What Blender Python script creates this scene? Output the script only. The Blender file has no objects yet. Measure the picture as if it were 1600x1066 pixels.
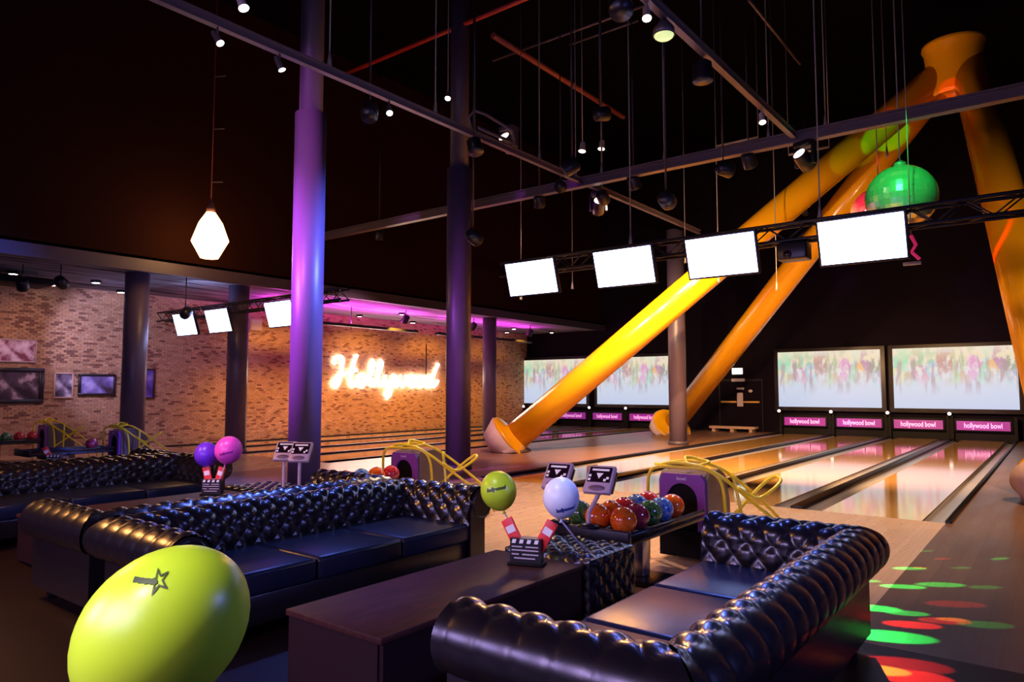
import bpy, bmesh, math, random
from mathutils import Vector, Matrix
random.seed(7)
S = bpy.context.scene
COL = S.collection
PI = math.pi
R = math.radians

# ------------------------------------------------------------------ camera
cam_d = bpy.data.cameras.new('camera')
cam_d.sensor_width = 36.0
cam_d.lens = 1110.0 / 1600.0 * 36.0
cam_d.clip_start = 0.05
cam_d.clip_end = 200
cam = bpy.data.objects.new('camera', cam_d)
COL.objects.link(cam)
cam.location = (0, 0, 1.65)
cam.rotation_euler = (PI / 2 + math.atan(77 / 1110.0), 0, R(37.6))
S.camera = cam
# ------------------------------------------------------------------ world, exposure
w = bpy.data.worlds.new('dark_hall')
S.world = w
w.use_nodes = True
w.node_tree.nodes['Background'].inputs[0].default_value = (0.05, 0.02, 0.07, 1)
w.node_tree.nodes['Background'].inputs[1].default_value = 0.004
S.view_settings.view_transform = 'Standard'
S.view_settings.look = 'None'
S.view_settings.exposure = 0.0
S.view_settings.gamma = 1.0
S.view_settings.use_curve_mapping = False
S.cycles.use_denoising = True
S.cycles.max_bounces = 6
S.cycles.sample_clamp_indirect = 4.0
# the brightness of each family of lamps, tuned here
POWER = dict(pendant=17, approach=1600, lane=6200, aisle=1500, walkway=2300, brick=820, brick_blue=620, slab=900, slab_blue=300,
             column_magenta=9500, column_blue=5500, lounge=210, lounge_blue=130, seat_blue=1500, leg=2000, crown=750, neon=20.0, screen=11.0,
             wall_screen=1.0, ball=5500, back_wall=60, laser=2600, pin=420, amber=1900)

# ------------------------------------------------------------------ helpers
def tag(o, label=None, cat=None, group=None, kind=None):
    if label: o['label'] = label
    if cat: o['category'] = cat
    if group: o['group'] = group
    if kind: o['kind'] = kind
    return o

def empty(name, loc=(0, 0, 0), rz=0, label=None, cat=None, group=None, kind=None):
    o = bpy.data.objects.new(name, None)
    COL.objects.link(o)
    o.location = loc
    o.rotation_euler = (0, 0, rz)
    o.empty_display_size = 0.1
    return tag(o, label, cat, group, kind)

def copy_tree(o, parent=None):
    c = o.copy()
    COL.objects.link(c)
    c.parent = parent
    for ch in o.children:
        copy_tree(ch, c)
    return c

class MB:
    """collects simple shapes and links them as one mesh object"""
    def __init__(s):
        s.v = []; s.f = []; s.smooth = []
    def add(s, vs, fs, sm=False, M=None):
        o = len(s.v)
        s.v += [tuple(M @ Vector(p)) if M else tuple(p) for p in vs]
        s.f += [tuple(i + o for i in f) for f in fs]
        s.smooth += [sm] * len(fs)
        return s
    def box(s, x0, x1, y0, y1, z0, z1, M=None):
        vs = [(x, y, z) for x in (x0, x1) for y in (y0, y1) for z in (z0, z1)]
        fs = [(0, 1, 3, 2), (4, 6, 7, 5), (0, 4, 5, 1), (2, 3, 7, 6), (0, 2, 6, 4), (1, 5, 7, 3)]
        return s.add(vs, fs, False, M)
    def rbox(s, x0, x1, y0, y1, z0, z1, r=0.02, seg=2, M=None):
        bm = bmesh.new()
        bmesh.ops.create_cube(bm, size=1)
        for v in bm.verts:
            v.co = Vector(((x0 + x1) / 2 + v.co.x * (x1 - x0), (y0 + y1) / 2 + v.co.y * (y1 - y0), (z0 + z1) / 2 + v.co.z * (z1 - z0)))
        bmesh.ops.bevel(bm, geom=bm.edges[:], offset=r, segments=seg, affect='EDGES', profile=0.5)
        bm.verts.index_update()
        s.add([v.co[:] for v in bm.verts], [[v.index for v in f.verts] for f in bm.faces], True, M)
        bm.free()
        return s
    def tube(s, pts, r, n=8, closed=False, caps=True, M=None):
        pts = [Vector(p) for p in pts]
        N = len(pts)
        rr = r if isinstance(r, (list, tuple)) else [r] * N
        vs = []; fs = []
        prev = None
        for i, p in enumerate(pts):
            if closed:
                t = pts[(i + 1) % N] - pts[i - 1]
            else:
                t = pts[min(i + 1, N - 1)] - pts[max(i - 1, 0)]
            t = t.normalized() if t.length > 1e-9 else Vector((0, 0, 1))
            if prev is None:
                a = Vector((0, 0, 1)) if abs(t.z) < .9 else Vector((1, 0, 0))
                u = t.cross(a).normalized()
            else:
                u = (prev - t * prev.dot(t))
                u = u.normalized() if u.length > 1e-6 else t.orthogonal().normalized()
            prev = u
            b = t.cross(u)
            for k in range(n):
                an = 2 * PI * k / n
                vs.append(p + (u * math.cos(an) + b * math.sin(an)) * rr[i])
        M_ = N if closed else N - 1
        for i in range(M_):
            j = (i + 1) % N
            for k in range(n):
                fs.append((i * n + k, i * n + (k + 1) % n, j * n + (k + 1) % n, j * n + k))
        s.add(vs, fs, True, M)
        if caps and not closed:
            s.add(vs[:n][::-1], [tuple(range(n))], False, M)
            s.add(vs[-n:], [tuple(range(n))], False, M)
        return s
    def lathe(s, prof, n=24, M=None, sm=True):
        """prof: list of (r, z) bottom to top"""
        vs = []; fs = []
        for r, z in prof:
            for k in range(n):
                a = 2 * PI * k / n
                vs.append((r * math.cos(a), r * math.sin(a), z))
        for i in range(len(prof) - 1):
            for k in range(n):
                fs.append((i * n + k, i * n + (k + 1) % n, (i + 1) * n + (k + 1) % n, (i + 1) * n + k))
        if prof[0][0] > 1e-4: fs.append(tuple(range(n))[::-1])
        if prof[-1][0] > 1e-4: fs.append(tuple((len(prof) - 1) * n + k for k in range(n)))
        return s.add(vs, fs, sm, M)
    def ball(s, c, r, n=20, m=12, sc=(1, 1, 1), M=None):
        vs = []; fs = []
        for i in range(m + 1):
            th = PI * i / m
            for k in range(n):
                a = 2 * PI * k / n
                vs.append((c[0] + r * sc[0] * math.sin(th) * math.cos(a), c[1] + r * sc[1] * math.sin(th) * math.sin(a), c[2] + r * sc[2] * math.cos(th)))
        for i in range(m):
            for k in range(n):
                fs.append((i * n + k, (i + 1) * n + k, (i + 1) * n + (k + 1) % n, i * n + (k + 1) % n))
        return s.add(vs, fs, True, M)
    def prism(s, poly, axis, a, b, M=None):
        """poly: 2-D outline; extruded along axis 'x','y','z' from a to b"""
        n = len(poly)
        def P(p, t):
            return {'x': (t, p[0], p[1]), 'y': (p[0], t, p[1]), 'z': (p[0], p[1], t)}[axis]
        vs = [P(p, a) for p in poly] + [P(p, b) for p in poly]
        fs = [tuple(range(n))[::-1], tuple(range(n, 2 * n))] + [(i, (i + 1) % n, n + (i + 1) % n, n + i) for i in range(n)]
        return s.add(vs, fs, False, M)
    def mesh(s, name, mat, fix=True):
        me = bpy.data.meshes.new(name)
        me.from_pydata(s.v, [], s.f)
        me.polygons.foreach_set('use_smooth', s.smooth)
        if fix:
            bm = bmesh.new(); bm.from_mesh(me)
            bmesh.ops.remove_doubles(bm, verts=bm.verts, dist=1e-5)
            bmesh.ops.recalc_face_normals(bm, faces=bm.faces)
            bm.to_mesh(me); bm.free()
        me.materials.append(mat)
        me.update()
        return me
    def build(s, name, mat, parent=None, loc=None, rot=None, fix=True):
        o = bpy.data.objects.new(name, s.mesh(name, mat, fix))
        COL.objects.link(o)
        o.parent = parent
        if loc is not None: o.location = loc
        if rot is not None: o.rotation_euler = rot
        return o

def link_mesh(name, me, parent=None, loc=None):
    o = bpy.data.objects.new(name, me)
    COL.objects.link(o)
    o.parent = parent
    if loc is not None: o.location = loc
    return o

def frame_to(d, up=Vector((0, 0, 1))):
    """rotation whose -Z looks along d (lamps)"""
    return Vector(d).to_track_quat('-Z', 'Y').to_euler()

def axis_to(a, b):
    """matrix that carries local z onto a->b with the origin at a"""
    a = Vector(a); b = Vector(b)
    return Matrix.Translation(a) @ (b - a).to_track_quat('Z', 'Y').to_matrix().to_4x4()

# ------------------------------------------------------------------ materials
def mat(name, col=(0.5, 0.5, 0.5), rough=0.5, metal=0.0, spec=0.5, coat=0.0, emit=None, es=0.0):
    m = bpy.data.materials.new(name)
    m.use_nodes = True
    b = m.node_tree.nodes['Principled BSDF']
    b.inputs['Base Color'].default_value = (*col, 1)
    b.inputs['Roughness'].default_value = rough
    b.inputs['Metallic'].default_value = metal
    b.inputs['Specular IOR Level'].default_value = spec
    b.inputs['Coat Weight'].default_value = coat
    b.inputs['Coat Roughness'].default_value = 0.08
    if emit:
        b.inputs['Emission Color'].default_value = (*emit, 1)
        b.inputs['Emission Strength'].default_value = es
    m.diffuse_color = (*col, 1)
    return m

class NT:
    def __init__(s, m):
        s.t = m.node_tree; s.b = s.t.nodes['Principled BSDF']
    def n(s, kind, **kw):
        nd = s.t.nodes.new(kind)
        for k, v in kw.items():
            if k.startswith('i_'):
                key = k[2:].replace('_', ' ')
                nd.inputs[key].default_value = v
            else:
                setattr(nd, k, v)
        return nd
    def l(s, a, b): s.t.links.new(a, b)
    def coord(s, scale=(1, 1, 1), kind='Object', rot=(0, 0, 0)):
        tc = s.n('ShaderNodeTexCoord'); mp = s.n('ShaderNodeMapping')
        s.l(tc.outputs[kind], mp.inputs[0]); mp.inputs['Scale'].default_value = scale
        mp.inputs['Rotation'].default_value = rot
        return mp.outputs[0]
    def noise(s, vec, scale, detail=3, rough=.5):
        nd = s.n('ShaderNodeTexNoise'); s.l(vec, nd.inputs['Vector'])
        nd.inputs['Scale'].default_value = scale; nd.inputs['Detail'].default_value = detail
        nd.inputs['Roughness'].default_value = rough
        return nd
    def ramp(s, fac, stops):
        r = s.n('ShaderNodeValToRGB'); s.l(fac, r.inputs[0])
        el = r.color_ramp.elements
        while len(el) < len(stops): el.new(0.5)
        for e, (p, c) in zip(el, stops):
            e.position = p; e.color = (*c, 1) if len(c) == 3 else c
        return r.outputs[0]
    def mix(s, fac, a, b, blend='MIX'):
        m = s.n('ShaderNodeMix', data_type='RGBA', blend_type=blend)
        if isinstance(fac, (int, float)): m.inputs[0].default_value = fac
        else: s.l(fac, m.inputs[0])
        for sock, v in ((6, a), (7, b)):
            if isinstance(v, tuple): m.inputs[sock].default_value = (*v, 1)
            else: s.l(v, m.inputs[sock])
        return m.outputs[2]
    def bump(s, h, strength=.3, dist=.01):
        b = s.n('ShaderNodeBump'); b.inputs['Strength'].default_value = strength; b.inputs['Distance'].default_value = dist
        s.l(h, b.inputs['Height']); s.l(b.outputs[0], s.b.inputs['Normal'])

def wood(name, c0, c1, rough, board=0.1, coat=0.0, spec=.5, var=.5):
    """boards running along Y"""
    m = mat(name, c0, rough, coat=coat, spec=spec)
    t = NT(m)
    v = t.coord((1, 1, 1))
    bk = t.n('ShaderNodeTexBrick', offset=.37)
    mp = t.n('ShaderNodeMapping'); mp.inputs['Rotation'].default_value = (0, 0, PI / 2)
    t.l(v, mp.inputs[0]); t.l(mp.outputs[0], bk.inputs['Vector'])
    bk.inputs['Scale'].default_value = 1.0
    bk.inputs['Brick Width'].default_value = 1.8
    bk.inputs['Row Height'].default_value = board
    bk.inputs['Mortar Size'].default_value = board * .02
    bk.inputs['Color1'].default_value = (*c0, 1)
    bk.inputs['Color2'].default_value = (*[a * (1 - var) + b * var for a, b in zip(c0, c1)], 1)
    bk.inputs['Mortar'].default_value = (*[x * .55 for x in c1], 1)
    v2 = t.coord((14, .7, 1))
    n = t.noise(v2, 3.0, 4, .6)
    col = t.mix(t.ramp(n.outputs[0], [(.35, (0, 0, 0)), (.75, (.55, .55, .55))]), bk.outputs[0], c1)
    t.l(col, t.b.inputs['Base Color'])
    n2 = t.noise(t.coord((2, .4, 1)), 2.5, 3)
    rr = t.n('ShaderNodeMapRange'); t.l(n2.outputs[0], rr.inputs[0])
    rr.inputs[3].default_value = rough * .8; rr.inputs[4].default_value = rough * 1.25
    t.l(rr.outputs[0], t.b.inputs['Roughness'])
    return m

M = {}
M['approach'] = wood('maple_approach', (.62, .42, .25), (.5, .31, .17), .27, .06, spec=.45)
M['lane'] = wood('lacquered_lane', (.68, .40, .13), (.60, .31, .09), .075, .027, coat=.6, spec=.5, var=.35)
M['aisle'] = wood('brown_aisle_boards', (.30, .16, .11), (.20, .10, .07), .3, .12)
M['darkwood'] = wood('dark_walkway_boards', (.17, .095, .055), (.10, .05, .03), .30, .12)
M['carpet'] = mat('dark_lounge_floor', (.011, .0035, .003), .5, spec=.2)
M['gutter'] = mat('grey_gutter', (.30, .27, .26), .22, .1)
M['divider'] = mat('black_divider', (.005, .003, .004), .35, spec=.3)
M['black'] = mat('matt_black', (.004, .003, .004), .6, spec=.12)
M['blackwall'] = mat('black_painted_wall', (.006, .003, .008), .8, spec=.08)
M['upperwall'] = mat('black_upper_wall', (.020, .0065, .004), .85, spec=.03)
M['softblack'] = mat('black_metal', (.012, .01, .014), .35, .2)
M['ceiling'] = mat('black_ceiling', (.003, .002, .003), .9, spec=.03)
M['grid'] = mat('dark_grey_steel_beam', (.12, .09, .11), .45, .2)
M['cable'] = mat('grey_cable', (.22, .2, .2), .5, .2)
M['redpipe'] = mat('red_sprinkler_pipe', (.5, .03, .02), .4)
M['rust'] = mat('rust_brown_pipe', (.25, .05, .03), .5)
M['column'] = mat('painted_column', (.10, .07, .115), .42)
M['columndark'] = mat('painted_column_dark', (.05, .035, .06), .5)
M['yellow'] = mat('glossy_yellow_paint', (.90, .42, .006), .22, coat=.4)
M['yellowtube'] = mat('yellow_tube_paint', (.95, .74, .03), .25)
M['concrete'] = mat('pinkish_concrete', (.62, .43, .37), .7)
t = NT(M['concrete']); n = t.noise(t.coord(), 6, 5); t.l(t.mix(n.outputs[0], (.52, .36, .31), (.72, .52, .45)), t.b.inputs['Base Color'])
M['leather'] = mat('black_leather', (.010, .0075, .009), .27, spec=.75)
t = NT(M['leather']); n = t.noise(t.coord(), 160, 3); t.bump(n.outputs[0], .12, .002)
M['cushion'] = mat('black_leather_cushion', (.012, .015, .032), .32, spec=.22)
t = NT(M['cushion']); n = t.noise(t.coord(), 9, 4); t.bump(n.outputs[0], .25, .01)
M['table'] = mat('dark_stained_table', (.085, .045, .04), .5, spec=.1)
t = NT(M['table']); n = t.noise(t.coord((3, .6, 3)), 7, 5, .65)
t.l(t.ramp(n.outputs[0], [(.3, (.036, .012, .010)), (.7, (.066, .024, .019))]), t.b.inputs['Base Color'])
M['tableside'] = mat('dark_table_side', (.02, .007, .008), .5, spec=.2)
M['chrome'] = mat('brushed_steel', (.55, .5, .5), .25, .9)
M['plastic'] = mat('pale_pink_plastic', (.62, .47, .50), .4)
M['screenoff'] = mat('dark_touchscreen', (.02, .008, .012), .2)
M['icon'] = mat('white_icon', (.8, .7, .75), .5, emit=(1, .85, .9), es=.25)
M['pad'] = mat('purple_grey_keypad', (.22, .13, .17), .4)
M['purple'] = mat('purple_return_face', (.22, .05, .30), .35)
M['hood'] = mat('grey_brown_return_hood', (.16, .115, .10), .38)
M['red'] = mat('red_card', (.78, .03, .03), .45)
M['white'] = mat('white_card', (.85, .82, .82), .5)
M['frame'] = mat('black_picture_frame', (.012, .008, .01), .4)
M['mirror'] = mat('mirror_tiles', (.72, .78, .74), .14, .88)
M['pallet'] = mat('pale_wood_bench', (.55, .36, .26), .6)
M['housing'] = mat('dark_lamp_housing', (.10, .08, .09), .4, .3)
M['palehousing'] = mat('pale_lamp_housing', (.55, .47, .47), .4)
M['lens'] = mat('white_lit_lens', (.9, .9, .9), .3, emit=(1, .93, .85), es=9)
M['lens_dim'] = mat('dim_lit_lens', (.8, .8, .8), .3, emit=(1, .85, .8), es=2.2)
M['screen'] = mat('white_lit_screen', (.02, .02, .02), .3, emit=(.42, .50, 1.0), es=POWER['screen'])
M['exit'] = mat('lit_exit_sign', (.8, .9, .9), .4, emit=(.75, 1, .95), es=3)
M['neon'] = mat('white_neon_tube', (.9, .8, .8), .4, emit=(1, .74, .62), es=POWER['neon'])
M['signpanel'] = mat('lit_purple_panel', (.2, .01, .25), .4, emit=(.42, .012, .40), es=.36)
M['signletters'] = mat('lit_pink_lettering', (.9, .5, .9), .4, emit=(1, .45, .95), es=.75)
M['print'] = mat('dark_balloon_print', (.03, .05, .01), .5)
M['printblue'] = mat('blue_balloon_print', (.03, .06, .25), .5)
M['printpurple'] = mat('purple_balloon_print', (.25, .01, .25), .5)
M['bulb'] = mat('lit_faceted_glass', (1, .9, .7), .3, emit=(1, .50, .16), es=POWER['pendant'])
M['glowbar'] = mat('glowing_orange_bar_paint', (.6, .25, .05), .5, emit=(1, .45, .08), es=.12)  # faint glow put into the paint of the door bars
M['greylabel'] = mat('grey_label', (.5, .42, .47), .5)

def balloon_mat(name, c):
    m = mat(name, c, .33, spec=.45)
    b = m.node_tree.nodes['Principled BSDF']
    b.inputs['Subsurface Weight'].default_value = .35
    b.inputs['Subsurface Radius'].default_value = (.1, .1, .1)
    return m
M['lime'] = balloon_mat('lime_balloon', (.50, .72, .03))
M['bwhite'] = balloon_mat('white_balloon', (.78, .84, .95))
M['bpurple'] = balloon_mat('violet_balloon', (.18, .04, .75))
M['bpink'] = balloon_mat('hot_pink_balloon', (.95, .10, .62))
M['stick'] = mat('clear_balloon_stick', (.62, .55, .66), .3)

def ball_mat(name, c, c2):
    m = mat(name, c, .12, coat=.7)
    t = NT(m)
    n = t.noise(t.coord(), 11, 3, .6)
    t.l(t.ramp(n.outputs[0], [(.38, c), (.52, c2), (.62, c)]), t.b.inputs['Base Color'])
    return m
BALL = dict(orange=ball_mat('orange_ball', (.90, .10, .008), (.95, .20, .02)), red=ball_mat('red_ball', (.60, .012, .02), (.70, .07, .06)),
            maroon=ball_mat('maroon_ball', (.22, .01, .03), (.4, .05, .07)), green=ball_mat('green_ball', (.02, .10, .02), (.14, .30, .08)),
            blue=ball_mat('blue_ball', (.03, .12, .42), (.2, .38, .65)))

# far-wall projection screens: pale street below, a blurred crowd of runners above
def crowd_mat():
    m = mat('projected_crowd_picture', (.01, .01, .01), .6)
    t = NT(m)
    tc = t.n('ShaderNodeTexCoord'); sp = t.n('ShaderNodeSeparateXYZ')
    t.l(tc.outputs['Generated'], sp.inputs[0])
    base = t.ramp(sp.outputs['Z'], [(.0, (.52, .60, .80)), (.35, (.60, .66, .80)), (.62, (.70, .70, .72)), (.85, (.80, .69, .50)), (1., (.82, .74, .58))])
    v = t.n('ShaderNodeMapping'); t.l(tc.outputs['Object'], v.inputs[0]); v.inputs['Scale'].default_value = (1.5, 1, .8)
    vo = t.n('ShaderNodeTexVoronoi'); vo.inputs['Scale'].default_value = 1.7; t.l(v.outputs[0], vo.inputs['Vector'])
    colr = t.mix(.42, vo.outputs['Color'], (.60, .38, .36))
    n = t.noise(v.outputs[0], 3.0, 3, .55)
    band = t.ramp(sp.outputs['Z'], [(.32, (0, 0, 0)), (.55, (.62, .62, .62)), (.78, (.95, .95, .95)), (.9, (.6, .6, .6)), (1., (.25, .25, .25))])
    mk = t.ramp(n.outputs[0], [(.42, (0, 0, 0)), (.52, (1, 1, 1))])
    f = t.n('ShaderNodeMath', operation='MULTIPLY'); t.l(band, f.inputs[0]); t.l(mk, f.inputs[1])
    v3 = t.n('ShaderNodeMapping'); t.l(tc.outputs['Object'], v3.inputs[0]); v3.inputs['Scale'].default_value = (2.3, 1, .42)
    n3 = t.noise(v3.outputs[0], 2.0, 2, .5)
    legs = t.ramp(n3.outputs[0], [(.53, (0, 0, 0)), (.61, (.7, .7, .7))])
    lb = t.ramp(sp.outputs['Z'], [(.2, (0, 0, 0)), (.45, (1, 1, 1)), (.75, (1, 1, 1)), (.9, (0, 0, 0))])
    f2 = t.n('ShaderNodeMath', operation='MULTIPLY'); t.l(legs, f2.inputs[0]); t.l(lb, f2.inputs[1])
    c = t.mix(f.outputs[0], base, colr)
    c = t.mix(f2.outputs[0], c, (.42, .30, .36))
    t.l(c, t.b.inputs['Emission Color'])
    t.b.inputs['Emission Strength'].default_value = POWER['wall_screen']
    return m
M['crowd'] = crowd_mat()

def picture_mat(name, c0, c1, c2, scale):
    m = mat(name, c0, .35)
    t = NT(m)
    n = t.noise(t.coord(), scale, 3, .55)
    t.l(t.ramp(n.outputs[0], [(.38, c0), (.55, c1), (.7, c2)]), t.b.inputs['Base Color'])
    return m
# brick: per-brick colour comes from the mesh attribute, grain from noise
def brick_mat():
    m = mat('buff_brick', (.5, .3, .16), .85)
    t = NT(m)
    at = t.n('ShaderNodeAttribute', attribute_name='brick_colour')
    n = t.noise(t.coord(), 14, 4, .6)
    k = t.ramp(n.outputs[0], [(.3, (.75, .75, .75)), (.7, (1.1, 1.1, 1.1))])
    t.l(t.mix(1.0, at.outputs['Color'], k, 'MULTIPLY'), t.b.inputs['Base Color'])
    return m
M['brick'] = brick_mat()
M['mortar'] = mat('brick_mortar', (.36, .24, .15), .9)
def slab_mat():
    m = mat('painted_boarded_slab', (.4, .36, .4), .9, spec=.05)
    t = NT(m)
    n = t.noise(t.coord((2.2, .22, 1)), 2.2, 4, .6)
    t.l(t.ramp(n.outputs[0], [(.36, (.02, .018, .02)), (.46, (.17, .155, .17)), (.7, (.26, .235, .26))]), t.b.inputs['Base Color'])
    return m
M['slab'] = slab_mat()

def lamp(kind, name, loc, target, power, col, size=.1, angle=40, blend=.5, parent=None, sx=None, sy=None):
    d = bpy.data.lights.new(name, kind)
    d.energy = power; d.color = col
    if kind == 'SPOT':
        d.spot_size = R(angle); d.spot_blend = blend; d.shadow_soft_size = size
    elif kind == 'AREA':
        d.shape = 'RECTANGLE'; d.size = sx or size; d.size_y = sy or size
    else:
        d.shadow_soft_size = size
    o = bpy.data.objects.new(name, d)
    COL.objects.link(o)
    o.location = loc
    if target is not None:
        o.rotation_euler = frame_to(Vector(target) - Vector(loc))
    if parent:
        o.parent = parent
        o.matrix_parent_inverse = Matrix.Translation(parent.location).inverted() if parent.rotation_euler.z == 0 else parent.matrix_world.inverted()
    return o

def text_mesh(body, size, shear=0.0, bold=0.0, res=3, extrude=0.0):
    c = bpy.data.curves.new('lettering', 'FONT')
    c.body = body; c.size = size; c.align_x = 'CENTER'; c.align_y = 'CENTER'
    c.shear = shear; c.offset = bold; c.resolution_u = res; c.extrude = extrude
    o = bpy.data.objects.new('lettering_source', c)
    COL.objects.link(o)
    dg = bpy.context.evaluated_depsgraph_get()
    me = bpy.data.meshes.new_from_object(o.evaluated_get(dg))
    bpy.data.objects.remove(o); bpy.data.curves.remove(c)
    return me

# ================================================================== SETTING
CEIL = 11.6
XW, YW = -21.0, 28.5         # brick wall, far wall
SLABX, SLABZ = -16.6, 4.43
FOUL = 10.4
def struct(name, mb, m, label=None):
    o = mb.build(name, m)
    tag(o, label, None, None, 'structure')
    return o
struct('floor_lounge', MB().box(-22, 9, -6, 5.2, -.2, 0), M['carpet'], 'dark reddish lounge floor under the sofas')
struct('floor_approach', MB().box(-8.85, -1.2, 5.2, FOUL, -.2, 0), M['approach'], 'pale maple approach floor before the lanes')
struct('floor_approach_brick_side', MB().box(-21, -13.3, 5.2, FOUL, -.2, 0), M['approach'], 'pale approach floor in front of the brick-side lanes')
struct('floor_aisle', MB().box(-13.3, -8.85, 5.2, YW, -.2, 0), M['aisle'], 'brown board floor between the two lane blocks')
struct('floor_walkway', MB().box(-1.2, 9, 5.2, YW, -.2, 0), M['darkwood'], 'dark brown walkway floor beside the last lane')
struct('floor_under_lanes', MB().box(-8.85, -1.2, FOUL, YW, -.2, -.08), M['divider'], 'black sub floor below the gutters')
struct('floor_under_lanes_brick_side', MB().box(-21, -13.3, FOUL, YW, -.2, -.08), M['divider'], 'black sub floor below the brick-side gutters')
struct('wall_far', MB().box(-22, 9, YW, YW + .3, -.2, CEIL), M['blackwall'], 'dark plum far wall carrying the projection screens')
struct('wall_upper', MB().box(SLABX - .25, SLABX, -6, YW, SLABZ + .02, CEIL), M['upperwall'], 'dark upper wall above the low ceiling edge')
struct('wall_right', MB().box(9, 9.3, -6, YW, -.2, CEIL), M['blackwall'], 'dark side wall out of view')
struct('wall_back', MB().box(-22, 9, -6.3, -6, -.2, CEIL), M['blackwall'], 'dark wall behind the lounge')
struct('ceiling', MB().box(-22, 9, -6, YW, CEIL, CEIL + .2), M['ceiling'], 'black high ceiling of the hall')
struct('ceiling_low', MB().box(XW, SLABX, -6, YW, SLABZ, SLABZ + .3), M['slab'], 'low boarded ceiling over the brick-side lanes')
struct('trim_1', MB().box(SLABX - .02, SLABX + .08, -6, YW, SLABZ - .06, SLABZ + .22), M['columndark'], 'dark edge trim of the low ceiling')

# brick wall
wl = struct('wall_left', MB().box(XW - .3, XW - .012, -6, YW, -.2, SLABZ + .3), M['mortar'], 'buff and orange brick wall along the left lanes')
def brick_colour():
    k = random.random()
    if k < .10: c = (.22, .10, .06)
    elif k < .22: c = (.38, .20, .105)
    elif k < .7: c = (.49, .285, .15)
    else: c = (.54, .33, .19)
    f = random.uniform(.88, 1.1)
    return tuple(x * f for x in c)
BL, BH, J = .155, .050, .008
cells = []
row = 0; z = .0
while z < SLABZ - .03:
    y = 4.6 + (row % 2) * (BL + J) / 2
    while y < YW - .1:
        cells.append((y, z)); y += BL + J
    z += BH + J; row += 1
campos = Vector((0, 0, 1.65))
near = sorted([c for c in cells if c[0] > 6.35 and c[1] > .95 and not (1.25 < c[1] < 2.35 and c[0] < 10.1)], key=lambda c: (c[0] - 6.0) + abs(c[1] - 2.6) * .6)[:300]
nearset = set(near)
bmeshes = []
for k in range(14):
    mb = MB().box(0, .022, 0, BL, 0, BH)
    me = mb.mesh('brick', M['brick'])
    a = me.attributes.new('brick_colour', 'FLOAT_COLOR', 'POINT')
    c = brick_colour()
    for d in a.data: d.color = (*c, 1)
    bmeshes.append(me)
for (y, z) in near:
    link_mesh('brick', random.choice(bmeshes), wl, (XW - .016 + random.uniform(0, .006), y, z))
mb = MB(); cols = []
for (y, z) in cells:
    if (y, z) in nearset: continue
    px = random.uniform(-.004, .006)
    x0, x1, y1, z1 = XW - .014, XW + px, y + BL, z + BH
    vs = [(x1, y, z), (x1, y1, z), (x1, y1, z1), (x1, y, z1), (x0, y, z), (x0, y1, z), (x0, y1, z1), (x0, y, z1)]
    mb.add(vs, [(0, 1, 2, 3), (4, 5, 1, 0), (1, 5, 6, 2), (3, 2, 6, 7), (4, 0, 3, 7)])
    cols += [(*brick_colour(), 1)] * 8
o = mb.build('brickwork', M['brick'], wl, fix=False)
a = o.data.attributes.new('brick_colour', 'FLOAT_COLOR', 'POINT')
a.data.foreach_set('color', [x for c in cols for x in c])
o['kind'] = 'stuff'

# ------------------------------------------------------------------ lanes
LANES = [-2.06, -3.93, -5.80, -7.67]
LANES_B = [-14.30, -16.17, -18.04, -19.91]
ordn = ['first', 'second', 'third', 'fourth']
HW = .60
def lane(x, label, group):
    r = empty('bowling_lane', (x, FOUL, 0), 0, label, 'lane', group)
    MB().box(-HW, HW, 0, YW - FOUL - .55, -.06, .0).build('lane_bed', M['lane'], r)
    for s in (-1, 1):
        # gutter trough
        n = 8; prof = []
        for k in range(n + 1):
            a = PI * k / n
            prof.append((s * (HW + .125 - .115 * math.cos(a)), -.012 - .062 * math.sin(a)))
        vs = []; fs = []
        for yy in (0, YW - FOUL - .55):
            vs += [(p[0], yy, p[1]) for p in prof]
        for k in range(n): fs.append((k, k + 1, n + 2 + k, n + 1 + k))
        MB().add(vs, fs, True).build('gutter', M['gutter'], r)
    return r
for i, x in enumerate(LANES):
    lane(x, ['lacquered wooden lane next to the dark walkway, in front of the fourth purple sign',
             'lacquered wooden lane second from the dark walkway',
             'lacquered wooden lane third from the dark walkway',
             'lacquered wooden lane bordering the brown aisle floor'][i], 'lanes before the wide screens')
for i, x in enumerate(LANES_B):
    lane(x, ['brick-side wooden lane closest to the brown aisle', 'second brick-side wooden lane counted from the brown aisle',
             'third brick-side wooden lane counted from the brown aisle', 'wooden lane running right along the brick wall'][i], 'lanes along the brick wall')
def divider(xc, hw, label):
    d = MB().rbox(xc - hw, xc + hw, FOUL, YW - .55, -.08, .035, .012).build('lane_divider', M['divider'])
    tag(d, label, 'divider', 'black dividers between lanes')
for k in range(3):
    divider((LANES[k] + LANES[k + 1]) / 2, .085, ['black divider strip in the gutter pair nearest the walkway', 'black divider strip in the middle gutter pair of the wide lanes', 'black divider strip in the gutter pair nearest the aisle'][k])
    divider((LANES_B[k] + LANES_B[k + 1]) / 2, .085, ['black divider strip in the brick-side gutters next to the aisle', 'black divider strip in the middle brick-side gutters', 'black divider strip in the gutters nearest the brick wall'][k])
divider(LANES[0] + HW + .25 + .04, .035, 'black edge strip beside the dark walkway')
divider(LANES[3] - HW - .25 - .12, .11, 'black edge strip where the lanes meet the brown aisle')
divider(LANES_B[0] + HW + .25 + .05, .05, 'black edge strip between brick-side lanes and brown aisle')
divider(LANES_B[3] - HW - .25 - .05, .05, 'black edge strip at the foot of the brick wall')

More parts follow.
